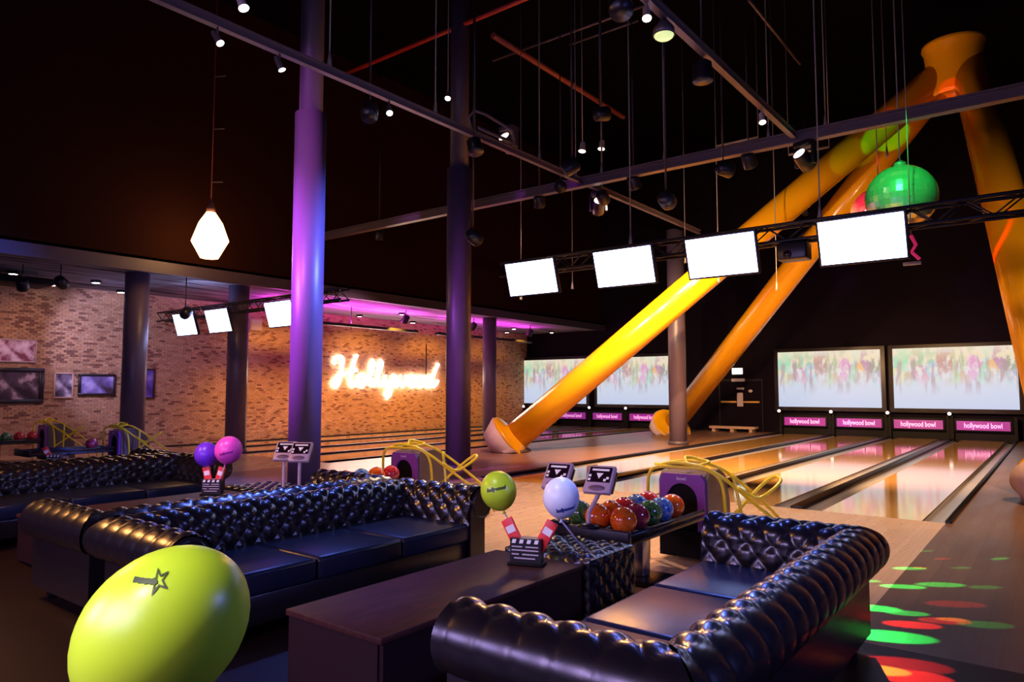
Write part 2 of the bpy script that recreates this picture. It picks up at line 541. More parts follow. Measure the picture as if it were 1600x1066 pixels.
# pit masks, purple signs and indicator lamps
def text_obj(name, body, size, m, parent, loc, rot, shear=0., bold=0., width=None):
    me = text_mesh(body, size, shear, bold)
    me.materials.append(m)
    if width:
        xs = [v.co.x for v in me.vertices]; k = width / (max(xs) - min(xs))
        for v in me.vertices: v.co.x *= k
    o = link_mesh(name, me, parent, loc)
    o.rotation_euler = rot
    return o
allx = [(x, 'wide-screen', i) for i, x in enumerate(LANES)] + [(x, 'brick-side', i) for i, x in enumerate(LANES_B)]
for x, side, i in allx:
    where = {'wide-screen': ['next to the dark walkway', 'second from the walkway', 'third from the walkway', 'nearest the exit door'],
             'brick-side': ['of the brick-side lane by the aisle', 'of the second brick-side lane', 'of the third brick-side lane', 'nearest the brick wall']}[side][i]
    r = empty('lane_sign', (x, YW - .5, 0), 0, 'lit purple hollywood bowl sign ' + where, 'sign', 'purple lane signs')
    MB().rbox(-.82, .82, 0, .12, .27, .72, .02).build('casing', M['black'], r)
    MB().box(-.74, .74, -.012, 0, .33, .63).build('lit_panel', M['signpanel'], r)
    text_obj('lettering', 'hollywood bowl', .24, M['signletters'], r, (0, -.018, .48), (PI / 2, 0, 0), bold=.004, width=1.05)
    r2 = empty('pin_deck_curtain', (x, YW - .42, 0), 0, 'black pit curtain under the sign ' + where, 'curtain', 'black pit curtains')
    MB().box(-.84, .84, .1, .14, -.06, .3).build('curtain', M['black'], r2)
    MB().box(-.93, -.83, -.08, .14, -.06, .78).build('side_post', M['black'], r2)
    MB().box(.83, .93, -.08, .14, -.06, .78).build('side_post', M['black'], r2)
    r3 = empty('indicator_lamp', (x - .93, YW - .52, .86), 0, 'round white lamp beside the sign ' + where, 'lamp', 'round lane lamps')
    MB().ball((0, 0, 0), .058, 14, 8).build('globe', M['lens_dim'], r3)
    MB().lathe([(.03, -.14), (.03, -.06), (.05, -.05)], 10).build('stem', M['black'], r3)

# wide projection screens on the far wall
for (x0, x1, lab) in [(-8.68, -5.08, 'projection screen of a blurred crowd beside the exit door'), (-4.68, -1.06, 'projection screen of a blurred crowd behind the upright yellow leg'),
                      (-21.0, -17.43, 'projection screen of a blurred crowd beside the brick corner'), (-16.83, -13.3, 'projection screen of a blurred crowd beside the rear grey column')]:
    r = empty('projection_screen', ((x0 + x1) / 2, YW - .25, 1.0), 0, lab, 'screen', 'projection screens on the far wall')
    hw = (x1 - x0) / 2
    MB().rbox(-hw - .16, hw + .16, .02, .25, -.14, 2.26, .02).build('surround', M['frame'], r)
    p = MB().box(-hw, hw, 0, .02, .02, 2.12).build('picture', M['crowd'], r)

# exit door, sign, bench
d1 = empty('door_1', (-10.25, YW, 0), 0, 'dark double exit door in the far wall', None, None, 'structure')
MB().box(-.9, .9, -.06, 0, 0, 2.1).build('door_frame', M['softblack'], d1)
for s in (-1, 1):
    leaf = MB().box(min(0.01 * s, .84 * s), max(0.01 * s, .84 * s), -.09, -.06, .02, 2.02).build('door_leaf', M['blackwall'], d1)
    MB().tube([(s * .14, -.14, 1.18), (s * .78, -.14, 1.18)], .035, 8).build('push_bar', M['glowbar'], leaf)
MB().box(-.12, .12, -.12, -.1, 1.0, 1.55).build('notice', M['greylabel'], d1)
MB().box(-.14, .16, -.1, -.09, 1.68, 1.76).build('notice', M['greylabel'], d1)
MB().ball((.42, -.1, 1.62), .09, 12, 6, (1, .2, .7)).build('notice', M['greylabel'], d1)
e = empty('exit_sign', (-10.33, YW - .1, 2.42), 0, 'small lit pale exit sign above the dark door', 'sign')
MB().rbox(-.24, .24, -.04, .08, -.15, .15, .02).build('casing', M['housing'], e)
MB().box(-.21, .21, -.05, -.04, -.12, .12).build('lit_panel', M['exit'], e)
MB().box(-.26, .28, -.02, .06, -.42, -.30).build('name_plate', M['greylabel'], e)
b = empty('low_bench', (-10.4, YW - .5, 0), 0, 'low pale wooden bench in front of the exit door', 'bench')
MB().rbox(-.92, .92, -.25, .25, .12, .22, .015).build('top', M['pallet'], b)
for s in (-.75, 0, .75):
    MB().box(s - .06, s + .06, -.22, .22, 0, .12).build('leg', M['pallet'], b)

# ------------------------------------------------------------------ columns
def column(x, y, top, label, two=None):
    r = empty('round_column', (x, y, 0), 0, label, 'column', 'round columns')
    if two:
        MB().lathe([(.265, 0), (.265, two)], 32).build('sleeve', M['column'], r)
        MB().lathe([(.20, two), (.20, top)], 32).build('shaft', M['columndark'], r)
    else:
        MB().lathe([(.265, 0), (.265, top)], 32).build('shaft', M['column'], r)
    MB().lathe([(.30, 0), (.30, .10), (.27, .12)], 32).build('base_collar', M['columndark'], r)
    return r
column(-10.1, 7.4, CEIL, 'tall magenta-lit column behind the tufted sofa, nearest the lounge', 6.42)
column(-10.1, 11.25, CEIL, 'tall dark column just left of the concrete tube foot', 6.42)
column(-9.27, 20.33, 6.6, 'grey column standing between the two yellow tubes')
column(-17.3, 7.85, SLABZ, 'dark column in front of the framed pictures')
column(-17.3, 10.5, SLABZ, 'dark column between the small screens and the magenta-lit column')
column(-17.3, 21.05, SLABZ, 'slim pink-edged column behind the concrete tube foot')

# ------------------------------------------------------------------ yellow tripod
tri = empty('yellow_tube_tripod', (-1.8, 20.2, 0), 0, 'giant yellow steel tube tripod rising over the lanes', 'structure')
LEG_R = .385
AP = Vector((-1.83, 20.2, 9.65))
def wpart(mb, name, m, parent):
    """mesh written in world coordinates, parented to an unrotated empty"""
    Mi = Matrix.Translation(-parent.location)
    mb.v = [tuple(Mi @ Vector(v)) for v in mb.v]
    return mb.build(name, m, parent)
for (bx, by, top) in [(-12.15, 15.2, AP), (-11.95, 25.1, AP), (.18, 13.0, Vector((-1.45, 20.2, 9.6)))]:
    base = Vector((bx, by, 0)); dr = (top - base).normalized()
    # foot: where the axis clears the concrete block
    p0 = base + dr * .55
    leg = wpart(MB().tube([p0, p0.lerp(top, .5), top], LEG_R, 40), 'tube_leg', M['yellow'], tri)
    Mx = axis_to(p0, top)
    fl = MB().lathe([(.74, -.10), (.76, -.08), (.76, -.02), (.72, 0), (.42, .03), (.385, .12)], 40, Mx)
    fo = wpart(fl, 'flange', M['yellow'], tri); fo.parent = leg
    # concrete foot: a block cut off square to the tube
    m2 = MB()
    ring = []; bot = []
    for k in range(28):
        a = 2 * PI * k / 28
        q = Mx @ Vector((.80 * math.cos(a), .80 * math.sin(a), -.09))
        q.z = max(q.z, .02)
        ring.append(q)
        out = Vector((-dr.x, -dr.y, 0)).normalized() * .55
        bot.append(Vector((q.x, q.y, 0)) * .85 + Vector((base.x + out.x, base.y + out.y, 0)) * .15)
    n = 28
    mid = [(a + b) / 2 + Vector((-dr.x, -dr.y, 0)).normalized() * .22 for a, b in zip(ring, bot)]
    vs = ring + mid + bot
    fs = [(k, (k + 1) % n, n + (k + 1) % n, n + k) for k in range(n)] + [(n + k, n + (k + 1) % n, 2 * n + (k + 1) % n, 2 * n + k) for k in range(n)]
    fs += [tuple(range(n)), tuple(range(2 * n, 3 * n))]
    m2.add(vs, fs, True)
    wpart(m2, 'concrete_foot', M['concrete'], tri)
nd = MB().lathe([(.0, 9.0), (.50, 9.0), (.50, 8.86), (.62, 8.86), (.64, 8.94), (.63, 9.0), (.62, 9.1), (.62, 9.8), (.64, 10.02), (.69, 10.12), (.69, 10.2), (.62, 10.22), (.0, 10.22)], 40, Matrix.Translation((-1.75, 20.2, 0)))
wpart(nd, 'crown_node', M['yellow'], tri)

# ------------------------------------------------------------------ sofas
TP = .172                                       # tuft pitch
def section():
    """outline of arm or back: (outward offset, height, normal, tuft coordinate)"""
    pts = []
    rr, cz, cd = .140, .615, .135
    for k in range(15):
        pts.append((-.02 + .0 * k, .36 + (.56 - .36) * k / 14.0))
    for k in range(1, 37):
        a = PI + .28 - (PI + .28 + R(62)) * k / 36.0
        pts.append((cd + rr * math.cos(a), cz + rr * math.sin(a)))
    for k in range(1, 4):
        pts.append((.175, .485 - (.485 - .47) * k / 3))
    pts.append((.175, .10))
    N = len(pts)
    out = []; s = 0; ss = [0]
    for i in range(1, N):
        s += math.hypot(pts[i][0] - pts[i - 1][0], pts[i][1] - pts[i - 1][1]); ss.append(s)
    top = max(range(N), key=lambda i: pts[i][1])
    s0 = ss[top] + .06
    for i, p in enumerate(pts):
        a = pts[max(i - 1, 0)]; b = pts[min(i + 1, N - 1)]
        t = Vector((b[0] - a[0], b[1] - a[1])).normalized()
        nrm = Vector((-t.y, t.x))
        flat = 1.0 if ss[i] < ss[-5] - .02 else 0.0
        out.append((p[0], p[1], nrm, max(0.0, s0 - ss[i]), flat))
    return out
SEC = section()
def tuft(u, sv, flat):
    v = sv / (TP * 1.12)
    a, b = u + v, u - v
    h = abs(math.sin(PI * a)) * abs(math.sin(PI * b))
    k = min(1.0, sv / .07)                       # 0 on the plain outer roll with its thin seams, 1 on the buttoned side
    return (h ** (.14 + .28 * k)) * flat * (.012 + .018 * k)
def sweep(fn_pos, lo, hi, step=.0145):
    """fn_pos(d, z, c) -> point; lo(d), hi(d): range of the running coordinate"""
    n = int((hi(.1) - lo(.1)) / step)
    vs = []; fs = []; m = len(SEC)
    for i in range(n + 1):
        for (d, z, nr, sv, flat) in SEC:
            c = lo(d) + (hi(d) - lo(d)) * i / n
            edge = min(1.0, min(abs(hi(d) - c), 9) / .07)
            h = tuft(c / TP, sv, flat)
            vs.append(fn_pos(d + nr.x * h, z + nr.y * h, c))
    for i in range(n):
        for k in range(m - 1):
            fs.append((i * m + k, i * m + k + 1, (i + 1) * m + k + 1, (i + 1) * m + k))
    return vs, fs, n, m
def make_sofa(L=3.05, D=1.14, ncush=3):
    T = .28
    xi = L / 2 - T; yi = D / 2 - T
    r = empty('tufted_sofa')
    # backrest, mitred into the arms
    vs, fs, n, m = sweep(lambda d, z, c: (c, yi + d, z), lambda d: -(xi + d), lambda d: xi + d)
    MB().add(vs, fs, True).build('backrest', M['leather'], r)
    for s in (-1, 1):
        vs, fs, n, m = sweep(lambda d, z, c: (s * (xi + d), c, z), lambda d: -D / 2, lambda d: yi + d)
        if s < 0: fs = [f[::-1] for f in fs]
        arm = MB().add(vs, fs, True).build('arm', M['leather'], r)
        # scroll-shaped front facing
        pl = [(s * (xi + d * 1.0), z) for (d, z, _, _, _) in SEC] + [(s * (xi - .02), .10)]
        if s < 0: pl = pl[::-1]
        MB().prism(pl, 'y', -D / 2 - .015, -D / 2 + .01).build('arm_facing', M['leather'], arm)
        c0 = Vector((s * (xi + .135), -D / 2 - .012, .615))
        MB().tube([c0 + Vector((.118 * math.cos(2 * PI * k / 20), 0, .118 * math.sin(2 * PI * k / 20))) for k in range(20)], .009, 6, closed=True).build('piping', M['leather'], arm)
    # plain rear and side panels are part of the sweep; base rail and feet
    MB().rbox(-xi - .16, xi + .16, -D / 2 + .03, D / 2 - .13, .09, .30, .015).build('base_rail', M['leather'], r)
    for x in (-xi - .06, xi + .06):
        for y in (-D / 2 + .12, D / 2 - .2):
            MB().lathe([(.03, 0), (.045, .02), (.05, .06), (.04, .1)], 12, Matrix.Translation((x, y, 0))).build('foot', M['black'], r)
    w_ = 2 * xi / ncush
    for k in range(ncush):
        x0 = -xi + k * w_
        c = MB().rbox(x0 + .006, x0 + w_ - .006, -D / 2 + .0, yi + .01, .29, .455, .035, 3).build('seat_cushion', M['cushion'], r)
        MB().tube([(x0 + .03, -D / 2 + .006, .43), (x0 + w_ - .03, -D / 2 + .006, .43)], .008, 6).build('piping', M['cushion'], c)
    # buttons: far too many and small to pick apart
    b = MB()
    for i in range(int(-xi / TP) - 1, int(xi / TP) + 2):
        for (d, z, nr, sv, flat) in [SEC[k] for k in (8, 18, 24)]:
            v = round(sv / (TP * 1.12) * 2) / 2
            off = 0 if abs(v - round(v)) < .1 else .5
            x = (i + off) * TP
            if abs(x) < xi: b.ball((x, yi + d + nr.x * .006, z + nr.y * .006), .011, 6, 4)
    o = b.build('buttons', M['leather'], r); o['kind'] = 'stuff'
    return r
SOFA = make_sofa()
def place(o, loc, rz, label, cat, group):
    o.location = loc; o.rotation_euler = (0, 0, rz)
    return tag(o, label, cat, group)
YS = 3.67
place(SOFA, (-1.49, YS, 0), -PI / 2, 'black tufted leather sofa beside the dark walkway, its back to the walkway', 'sofa', 'tufted black sofas')
for (x, y, rz, lab) in [(-4.82, YS, PI / 2, 'long black tufted leather sofa facing the wooden table across the middle'),
                        (-6.0, YS, -PI / 2, 'black tufted sofa standing back to back behind the long middle sofa'),
                        (-9.35, YS + .1, PI / 2, 'dark tufted sofa behind the purple and pink balloons'),
                        (-10.53, YS + .1, -PI / 2, 'dark tufted sofa just before the framed pictures, back to back with another')]:
    place(copy_tree(SOFA), (x, y, 0), rz, lab, 'sofa', 'tufted black sofas')

# ------------------------------------------------------------------ tables and tufted stools
def table(x, y0, y1, lab):
    r = empty('block_table', (x, (y0 + y1) / 2, 0), 0, lab, 'table', 'low block tables')
    h = (y1 - y0) / 2
    MB().rbox(-.385, .385, -h, h, .42, .455, .006).build('table_top', M['table'], r)
    for s in (-1, 1):
        MB().box(s * .365 - .015, s * .365 + .015, -h + .02, h - .02, 0.03, .42).build('side_panel', M['tableside'], r)
    MB().box(-.35, .35, -h + .01, -h + .035, .03, .42).build('end_panel', M['tableside'], r)
    MB().box(-.35, .35, h - .035, h - .01, .03, .42).build('end_panel', M['tableside'], r)
    MB().box(-.33, .33, -h + .05, h - .05, 0, .03).build('plinth', M['black'], r)
table(-3.03, 2.40, 4.24, 'low dark wooden block table between the two nearest sofas')
table(-7.68, 2.6, 4.75, 'low dark table holding the purple and pink balloons')
table(-12.6, 3.4, 5.1, 'low dark table before the brick-side lanes, mostly hidden by sofas')
def stool(x, y, lab):
    r = empty('tufted_stool', (x, y, 0), 0, lab, 'stool', 'tufted cube stools')
    hx, hy, zt = .37, .33, .47
    def pad(ax, sign):
        """one tufted face"""
        n = 40; vs = []; fs = []
        for i in range(n + 1):
            for j in range(n + 1):
                u = i / n; v = j / n
                if ax == 'z': a_, b_ = (u - .5) * 2 * hx, (v - .5) * 2 * hy
                elif ax == 'y': a_, b_ = (u - .5) * 2 * hx, .07 + v * (zt - .07)
                else: a_, b_ = (u - .5) * 2 * hy, .07 + v * (zt - .07)
                P1, P2 = .15, .15
                e = min(u, 1 - u, v, 1 - v) * n / 3.0
                h = (abs(math.sin(PI * (a_ + b_) / P1)) * abs(math.sin(PI * (a_ - b_) / P1))) ** .45 * .028 * min(1, e)
                if ax == 'z': vs.append((a_, b_, zt + h))
                elif ax == 'y': vs.append((a_, sign * (hy + h), b_))
                else: vs.append((sign * (hx + h), a_, b_))
        for i in range(n):
            for j in range(n):
                fs.append((i * (n + 1) + j, (i + 1) * (n + 1) + j, (i + 1) * (n + 1) + j + 1, i * (n + 1) + j + 1))
        return vs, fs
    MB().add(*pad('z', 1), True).build('seat', M['leather'], r)
    for ax, sg in (('y', -1), ('y', 1), ('x', -1), ('x', 1)):
        MB().add(*pad(ax, sg), True).build('side_panel', M['leather'], r)
    for sx in (-1, 1):
        for sy in (-1, 1):
            MB().lathe([(.025, 0), (.035, .07)], 10, Matrix.Translation((sx * .3, sy * .26, 0))).build('foot', M['black'], r)
stool(-3.0, 4.62, 'tufted black leather cube stool at the end of the wooden table')
stool(-7.76, 5.14, 'tufted cube stool glowing magenta behind the long middle sofa')

# ------------------------------------------------------------------ ball returns, racks, ramps, balls, consoles
def ball_return(x, lab):
    r = empty('ball_return', (x, 6.6, 0), 0, lab, 'ball return', 'ball return hoods')
    side = [(0, .04), (0, .80), (.06, .85), (.30, .87), (.46, .80), (.56, .55), (.60, .04)]
    m = MB().prism(side, 'x', -.25, .25)
    m.build('hood', M['hood'], r)
    # purple face with an arched mouth
    n = 14; hole = [(-.16, .30)] + [(-.16 * math.cos(PI * k / n), .58 + .165 * math.sin(PI * k / n)) for k in range(n + 1)] + [(.16, .30)]
    outer = []
    for (hx, hz) in hole:
        if hz < .31: outer.append((math.copysign(.235, hx), .30))
        else:
            a = math.atan2(hz - .58, hx)
            k = min(.235 / max(abs(math.cos(a)), 1e-4), .255 / max(abs(math.sin(a)), 1e-4))
            outer.append((k * math.cos(a), .58 + k * math.sin(a)))
    vs = []; fs = []
    for y in (-.045, -.005):
        vs += [(p[0], y, p[1]) for p in hole] + [(p[0], y, p[1]) for p in outer]
    c = len(hole)
    for k in range(c - 1):
        fs += [(k, k + 1, c + k + 1, c + k), (2 * c + k, 3 * c + k, 3 * c + k + 1, 2 * c + k + 1), (k, 2 * c + k, 2 * c + k + 1, k + 1), (c + k, c + k + 1, 3 * c + k + 1, 3 * c + k)]
    MB().add(vs, fs).build('face_plate', M['purple'], r)
    MB().prism([(p[0], p[1]) for p in hole], 'y', -.012, -.004).build('mouth', M['black'], r)  # flat black panel stands in for the shade inside the opening
    MB().box(-.24, .24, -.04, 0, .04, .30).build('lower_panel', M['black'], r)
    text_obj('lettering', 'bowl', .05, M['white'], r, (0, -.048, .79), (PI / 2, 0, 0))
    return r
def rack(x, lab):
    r = empty('ball_rack', (x, 5.72, 0), 0, lab, 'ball rack', 'ball racks')
    MB().rbox(-.46, .26, -.70, .75, .43, .47, .012).build('tray', M['softblack'], r)
    for s in (-.45, -.25, 0, .25):
        MB().tube([(s, -.70, .51), (s, .75, .51)], .022, 10).build('rail', M['softblack'], r)
    MB().rbox(-.47, .27, -.74, -.69, .42, .55, .01).build('end_stop', M['softblack'], r)
    MB().rbox(-.07, .07, -.12, .02, .05, .43, .015).build('pedestal', M['chrome'], r)
    MB().rbox(-.24, .24, -.26, .16, 0, .05, .012).build('foot_plate', M['softblack'], r)
    return r
def ball(x, y, z, c, lab):
    r = empty('bowling_ball', (x, y, z), random.random() * 6, lab, 'bowling ball', 'bowling balls on the racks')
    MB().ball((0, 0, 0), .109, 24, 16).build('shell', BALL[c], r)
    hm = MB()
    for (a, b) in ((0, .0), (.27, .0), (.13, .3)):
        d = Vector((math.sin(a - .1) * math.cos(b), math.sin(b), math.cos(a))).normalized()
        hm.lathe([(.012, .1075), (.012, .1094)], 10, axis_to((0, 0, 0), d))
    hm.build('finger_holes', M['black'], r)
def ramp(x, y, lab, mir=1):
    """yellow tube frame of a junior ball ramp parked over the ball return"""
    r = empty('ball_ramp', (x, y, 0), 0, lab, 'ramp', 'yellow ball ramps')
    def sm(p, k=5):
        out = []
        for i in range(len(p) - 1):
            a, b = Vector(p[i]), Vector(p[i + 1])
            c0 = Vector(p[i - 1]) if i > 0 else a * 2 - b
            c1 = Vector(p[i + 2]) if i + 2 < len(p) else b * 2 - a
            for j in range(k):
                t = j / k
                out.append(.5 * ((2 * a) + (b - c0) * t + (2 * c0 - 5 * a + 4 * b - c1) * t * t + (3 * a - c0 - 3 * b + c1) * t ** 3))
        out.append(Vector(p[-1]))
        return [(v.x * mir, v.y, v.z) for v in out]
    T = .017
    MB().tube(sm([(-.33, -.05, 0), (-.33, -.05, .55), (-.32, -.05, .80), (-.24, -.04, .89), (.0, .0, .90), (.25, .06, .88), (.36, .12, .75), (.38, .15, .4), (.38, .16, 0)]), T, 8).build('front_hoop', M['yellowtube'], r)
    MB().tube(sm([(-.30, .30, .86), (-.18, .20, .93), (.1, .22, .94), (.30, .34, .86), (.50, .60, .62), (.70, .88, .30), (.76, .95, .03)]), T, 8).build('slide_rail', M['yellowtube'], r)
    MB().tube(sm([(-.25, .02, .90), (-.1, .0, .94), (.16, .04, .92), (.36, .12, .82), (.56, .36, .58), (.78, .66, .28), (.84, .74, .03)]), T, 8).build('slide_rail', M['yellowtube'], r)
    MB().tube(sm([(.38, .15, .35), (.46, .36, .52), (.60, .55, .72), (.70, .62, .80), (.78, .56, .78), (.74, .44, .70), (.62, .34, .62), (.48, .22, .72)]), T, 8).build('brace', M['yellowtube'], r)
    MB().tube(sm([(-.30, .30, .86), (-.34, .16, .90), (-.25, .02, .90)]), T, 8).build('hand_loop', M['yellowtube'], r)
    MB().tube(sm([(.05, .03, .92), (.0, .12, .99), (.1, .2, .97), (.22, .16, .95), (.16, .04, .92)]), T, 8).build('hand_loop', M['yellowtube'], r)
    MB().tube(sm([(.38, .34, .85), (.48, .3, .45), (.5, .3, .03)]), T, 8).build('leg', M['yellowtube'], r)
    return r
def console(x, y, rz, lab, lean=0.0, h=.86, z0=0.0):
    r = empty('scoring_console', (x, y, 0), rz, lab, 'console', 'touchscreen scoring consoles')
    zz = lambda t: z0 + (h - z0) * t
    MB().tube([(lean, 0, zz(0)), (lean, 0, zz(.2)), (lean * .9, 0, zz(.4)), (lean * .35, 0, zz(.65)), (0.0, .0, zz(.85)), (0, .0, h)], .018, 10).build('post', M['plastic'], r)
    MB().lathe([(.09, z0), (.09, z0 + .012), (.03, z0 + .03)], 16, Matrix.Translation((lean, 0, 0))).build('base_plate', M['softblack'], r)
    tm = Matrix.Translation((0, .02, h + .06)) @ Matrix.Rotation(R(-38), 4, 'X') @ Matrix.Scale(.86, 4)
    hd = MB().rbox(-.135, .135, -.015, .04, -.14, .15, .012, 2, tm).build('head', M['plastic'], r)
    MB().box(-.112, .112, -.02, -.014, -.035, .125, tm).build('touchscreen', M['screenoff'], hd)
    ic = MB()
    ic.box(-.085, .085, -.023, -.0195, .085, .105, tm)
    ic.add([(-.035, -.023, .06), (.035, -.023, .06), (0, -.023, .0)], [(0, 1, 2)], False, tm)
    for (ix, iz) in ((-.095, .03), (-.095, -.01), (.06, -.012), (.085, .01)):
        ic.box(ix - .012, ix + .012, -.023, -.0195, iz - .012, iz + .012, tm)
    ic.build('screen_icons', M['icon'], hd)
    MB().ball((0, -.012, -.095), .075, 16, 8, (1.15, .22, .42), tm).build('keypad', M['pad'], hd)
    MB().box(-.135, .135, .04, .075, -.10, .12, tm).build('back_shell', M['softblack'], hd)
    return r
PAIRS = [((LANES[0] + LANES[1]) / 2 + .03, 'near', 'with a purple arched face beside the nearest lanes'), ((LANES[2] + LANES[3]) / 2 - .1, 'mid', 'with a lilac arched face behind the long middle sofa'),
         ((LANES_B[0] + LANES_B[1]) / 2, 'brick', 'in front of the brick wall, between two dark columns'), ((LANES_B[2] + LANES_B[3]) / 2, 'photo', 'below the framed pictures')]
for i, (x, nm, lab) in enumerate(PAIRS):
    ball_return(x, 'ball return hood ' + lab)
    rack(x, ['black ball rack on a steel pedestal carrying the nearest row of balls', 'black ball rack behind the long middle sofa', 'black ball rack between the two dark brick-side columns', 'black ball rack under the framed pictures'][i])
    ramp(x, 6.55, ['yellow tube ramp parked over the nearest ball return', 'yellow tube ramp parked by the tall dark column', 'yellow tube ramp low before the orange brick', 'yellow tube ramp under the framed pictures'][i])
x = PAIRS[0][0]
for k, (c, lab) in enumerate([('orange', 'large orange marbled ball at the front corner of the nearest rack'), ('maroon', 'dark maroon ball behind the front orange one on the nearest rack'), ('green', 'dark green ball between the maroon and the blue ball'),
                              ('blue', 'blue marbled ball beside the last orange ball near the purple face'), ('orange', 'orange ball just before the purple arched mouth')]):
    ball(x + .125, 5.165 + k * .228, .60, c, lab)
for k, (c, lab) in enumerate([('orange', 'orange ball half hidden behind the console post'), ('orange', 'orange ball second along the far rail of the nearest rack'), ('red', 'red ball in the middle of the far rail of the nearest rack'),
                              ('blue', 'blue ball near the end of the far rail of the nearest rack'), ('red', 'red ball last along the far rail, beside the purple face')]):
    ball(x - .125, 5.18 + k * .228, .60, c, lab)
ball(x - .34, 5.24, .60, 'green', 'dark green ball alone beside the console post')
x = PAIRS[1][0]
for k, (c, lab) in enumerate([('red', 'red ball peeking over the long middle sofa'), ('blue', 'pale blue ball peeking over the long middle sofa'), ('orange', 'orange ball peeking over the sofa beside the lilac face'), ('red', 'dark red ball touching the lilac return face')]):
    ball(x + .125, 5.5 + k * .24, .60, c, lab)
x = PAIRS[3][0]
for k, (c, lab) in enumerate([('green', 'dark green ball at the picture edge under the large framed photo'), ('green', 'green glossy ball second along under the large framed photo'), ('red', 'dark red ball under the large framed photo'), ('red', 'bright red ball beside the ramp under the framed pictures')]):
    ball(x + .12, 5.55 + k * .26, .60, c, lab)
ball(PAIRS[2][0] + .12, 6.1, .60, 'maroon', 'dark maroon ball before the orange brick')
console(-2.97, 4.995, R(8), 'touchscreen console on a curved post beside the nearest bowling balls', -.09, .87, .552)
console(-3.38, 4.995, R(8), 'touchscreen console above the white balloon', .03, .87, .552)
console(-7.0, 4.86, R(34), 'magenta-lit touchscreen console nearer the picture edge, by the tall column', 0, .90)
console(-6.74, 4.88, R(34), 'magenta-lit touchscreen console nearer the tufted stool, by the tall column', 0, .90)

# ------------------------------------------------------------------ balloons, holders, cards
def on_ellipsoid(me, rad, Mrot, lift=.0015):
    """wrap a flat mesh (x, y) onto the -Y side of an ellipsoid with semi-axes rad"""
    for v in me.vertices:
        a = v.co.x / rad[0]; b = v.co.y / rad[2]
        d = Vector((math.sin(a) * math.cos(b), -math.cos(a) * math.cos(b), math.sin(b)))
        v.co = Mrot @ Vector((d.x * (rad[0] + lift), d.y * (rad[1] + lift), d.z * (rad[2] + lift)))
    return me
def balloon(c, rad, axis, m, stick_end, lab, pm, word, face, wsize, off=(0, 0), star=False):
    """rad: (equator, half length); axis: direction from knot to crown"""
    c = Vector(c)
    r = empty('balloon', c, 0, lab, 'balloon', 'balloons on sticks')
    ax = Vector(axis).normalized()
    Q = ax.to_track_quat('Z', 'Y').to_matrix().to_4x4()
    prof = []
    for k in range(23):
        th = PI * k / 22
        zz = -math.cos(th); rr = math.sin(th)
        taper = 1.0 if zz > 0 else 1 - .10 * zz * zz
        prof.append((max(rad[0] * rr * taper, .0), rad[1] * zz))
    prof[0] = (.006, prof[0][1]); prof[-1] = (.0, prof[-1][1])
    sh = MB().lathe(prof, 36, Q).build('skin', m, r)
    MB().lathe([(.016, -rad[1] - .022), (.006, -rad[1] - .006), (.008, -rad[1] + .002)], 12, Q).build('knot', m, r)
    k0 = Q @ Vector((0, 0, -rad[1] - .01))
    if stick_end is not None:
        e_ = Vector(stick_end) - c
        MB().tube([k0, k0.lerp(e_, .5), e_], .006, 8).build('stick', M['stick'], r)
    f = Vector(face).normalized()
    xx = f.cross(Vector((0, 0, 1))).normalized() * -1
    Mr = Matrix((( -xx.x, -f.x, 0, 0), (-xx.y, -f.y, 0, 0), (0, 0, 1, 0), (0, 0, 0, 1)))
    Mr = Matrix.Rotation(math.atan2(f.y, f.x) + PI / 2, 4, 'Z')
    Rm = rad[0] * 1.004
    # print wraps a ball of the balloon's own local radius, then is pushed out to the skin
    def wrap(me, tilt=0):
        for v in me.vertices:
            x_, y_ = v.co.x * math.cos(tilt) - v.co.y * math.sin(tilt) + off[0], v.co.x * math.sin(tilt) + v.co.y * math.cos(tilt) + off[1]
            a = x_ / Rm; b = y_ / Rm
            d = Mr.to_3x3() @ Vector((math.sin(a) * math.cos(b), -math.cos(a) * math.cos(b), math.sin(b)))
            zc = d.dot(ax); rc = math.sqrt(max(0, 1 - zc * zc))
            t_ = 1 / math.sqrt((rc / rad[0]) ** 2 + (zc / rad[1]) ** 2)
            v.co = d * (t_ + .0016)
        return me
    if word:
        me = text_mesh(word, wsize, .25, .002, 2); me.materials.append(pm)
        link_mesh('printed_name', wrap(me, R(12)), r)
    if star:
        n = 5; vs = []; fs = []
        for k in range(10):
            q = wsize * (1.0 if k % 2 == 0 else .40); a = PI / 2 + PI * k / 5
            q2 = q * .62
            vs += [(q * math.cos(a), q * math.sin(a), 0), (q2 * math.cos(a), q2 * math.sin(a), 0)]
        for k in range(10):
            j = (k + 1) % 10
            fs.append((2 * k, 2 * j, 2 * j + 1, 2 * k + 1))
        for s in range(4):
            x0 = -wsize * (.7 + s * .55); y0 = wsize * (.15 + s * .22)
            o = len(vs)
            vs += [(x0, y0 - wsize * .18, 0), (x0 + wsize * .62, y0 - wsize * .32, 0), (x0 + wsize * .55, y0 + wsize * .05, 0), (x0 - wsize * .05, y0 + wsize * .26, 0)]
            fs.append((o, o + 1, o + 2, o + 3))
        me = bpy.data.meshes.new('printed_star'); me.from_pydata(vs, [], fs)
        bm = bmesh.new(); bm.from_mesh(me)
        bmesh.ops.subdivide_edges(bm, edges=bm.edges[:], cuts=2, use_grid_fill=True); bm.to_mesh(me); bm.free()
        me.materials.append(pm)
        link_mesh('printed_star', wrap(me, R(12)), r)
    return r
def to_cam(p): return Vector((0, 0, 1.65)) - Vector(p)
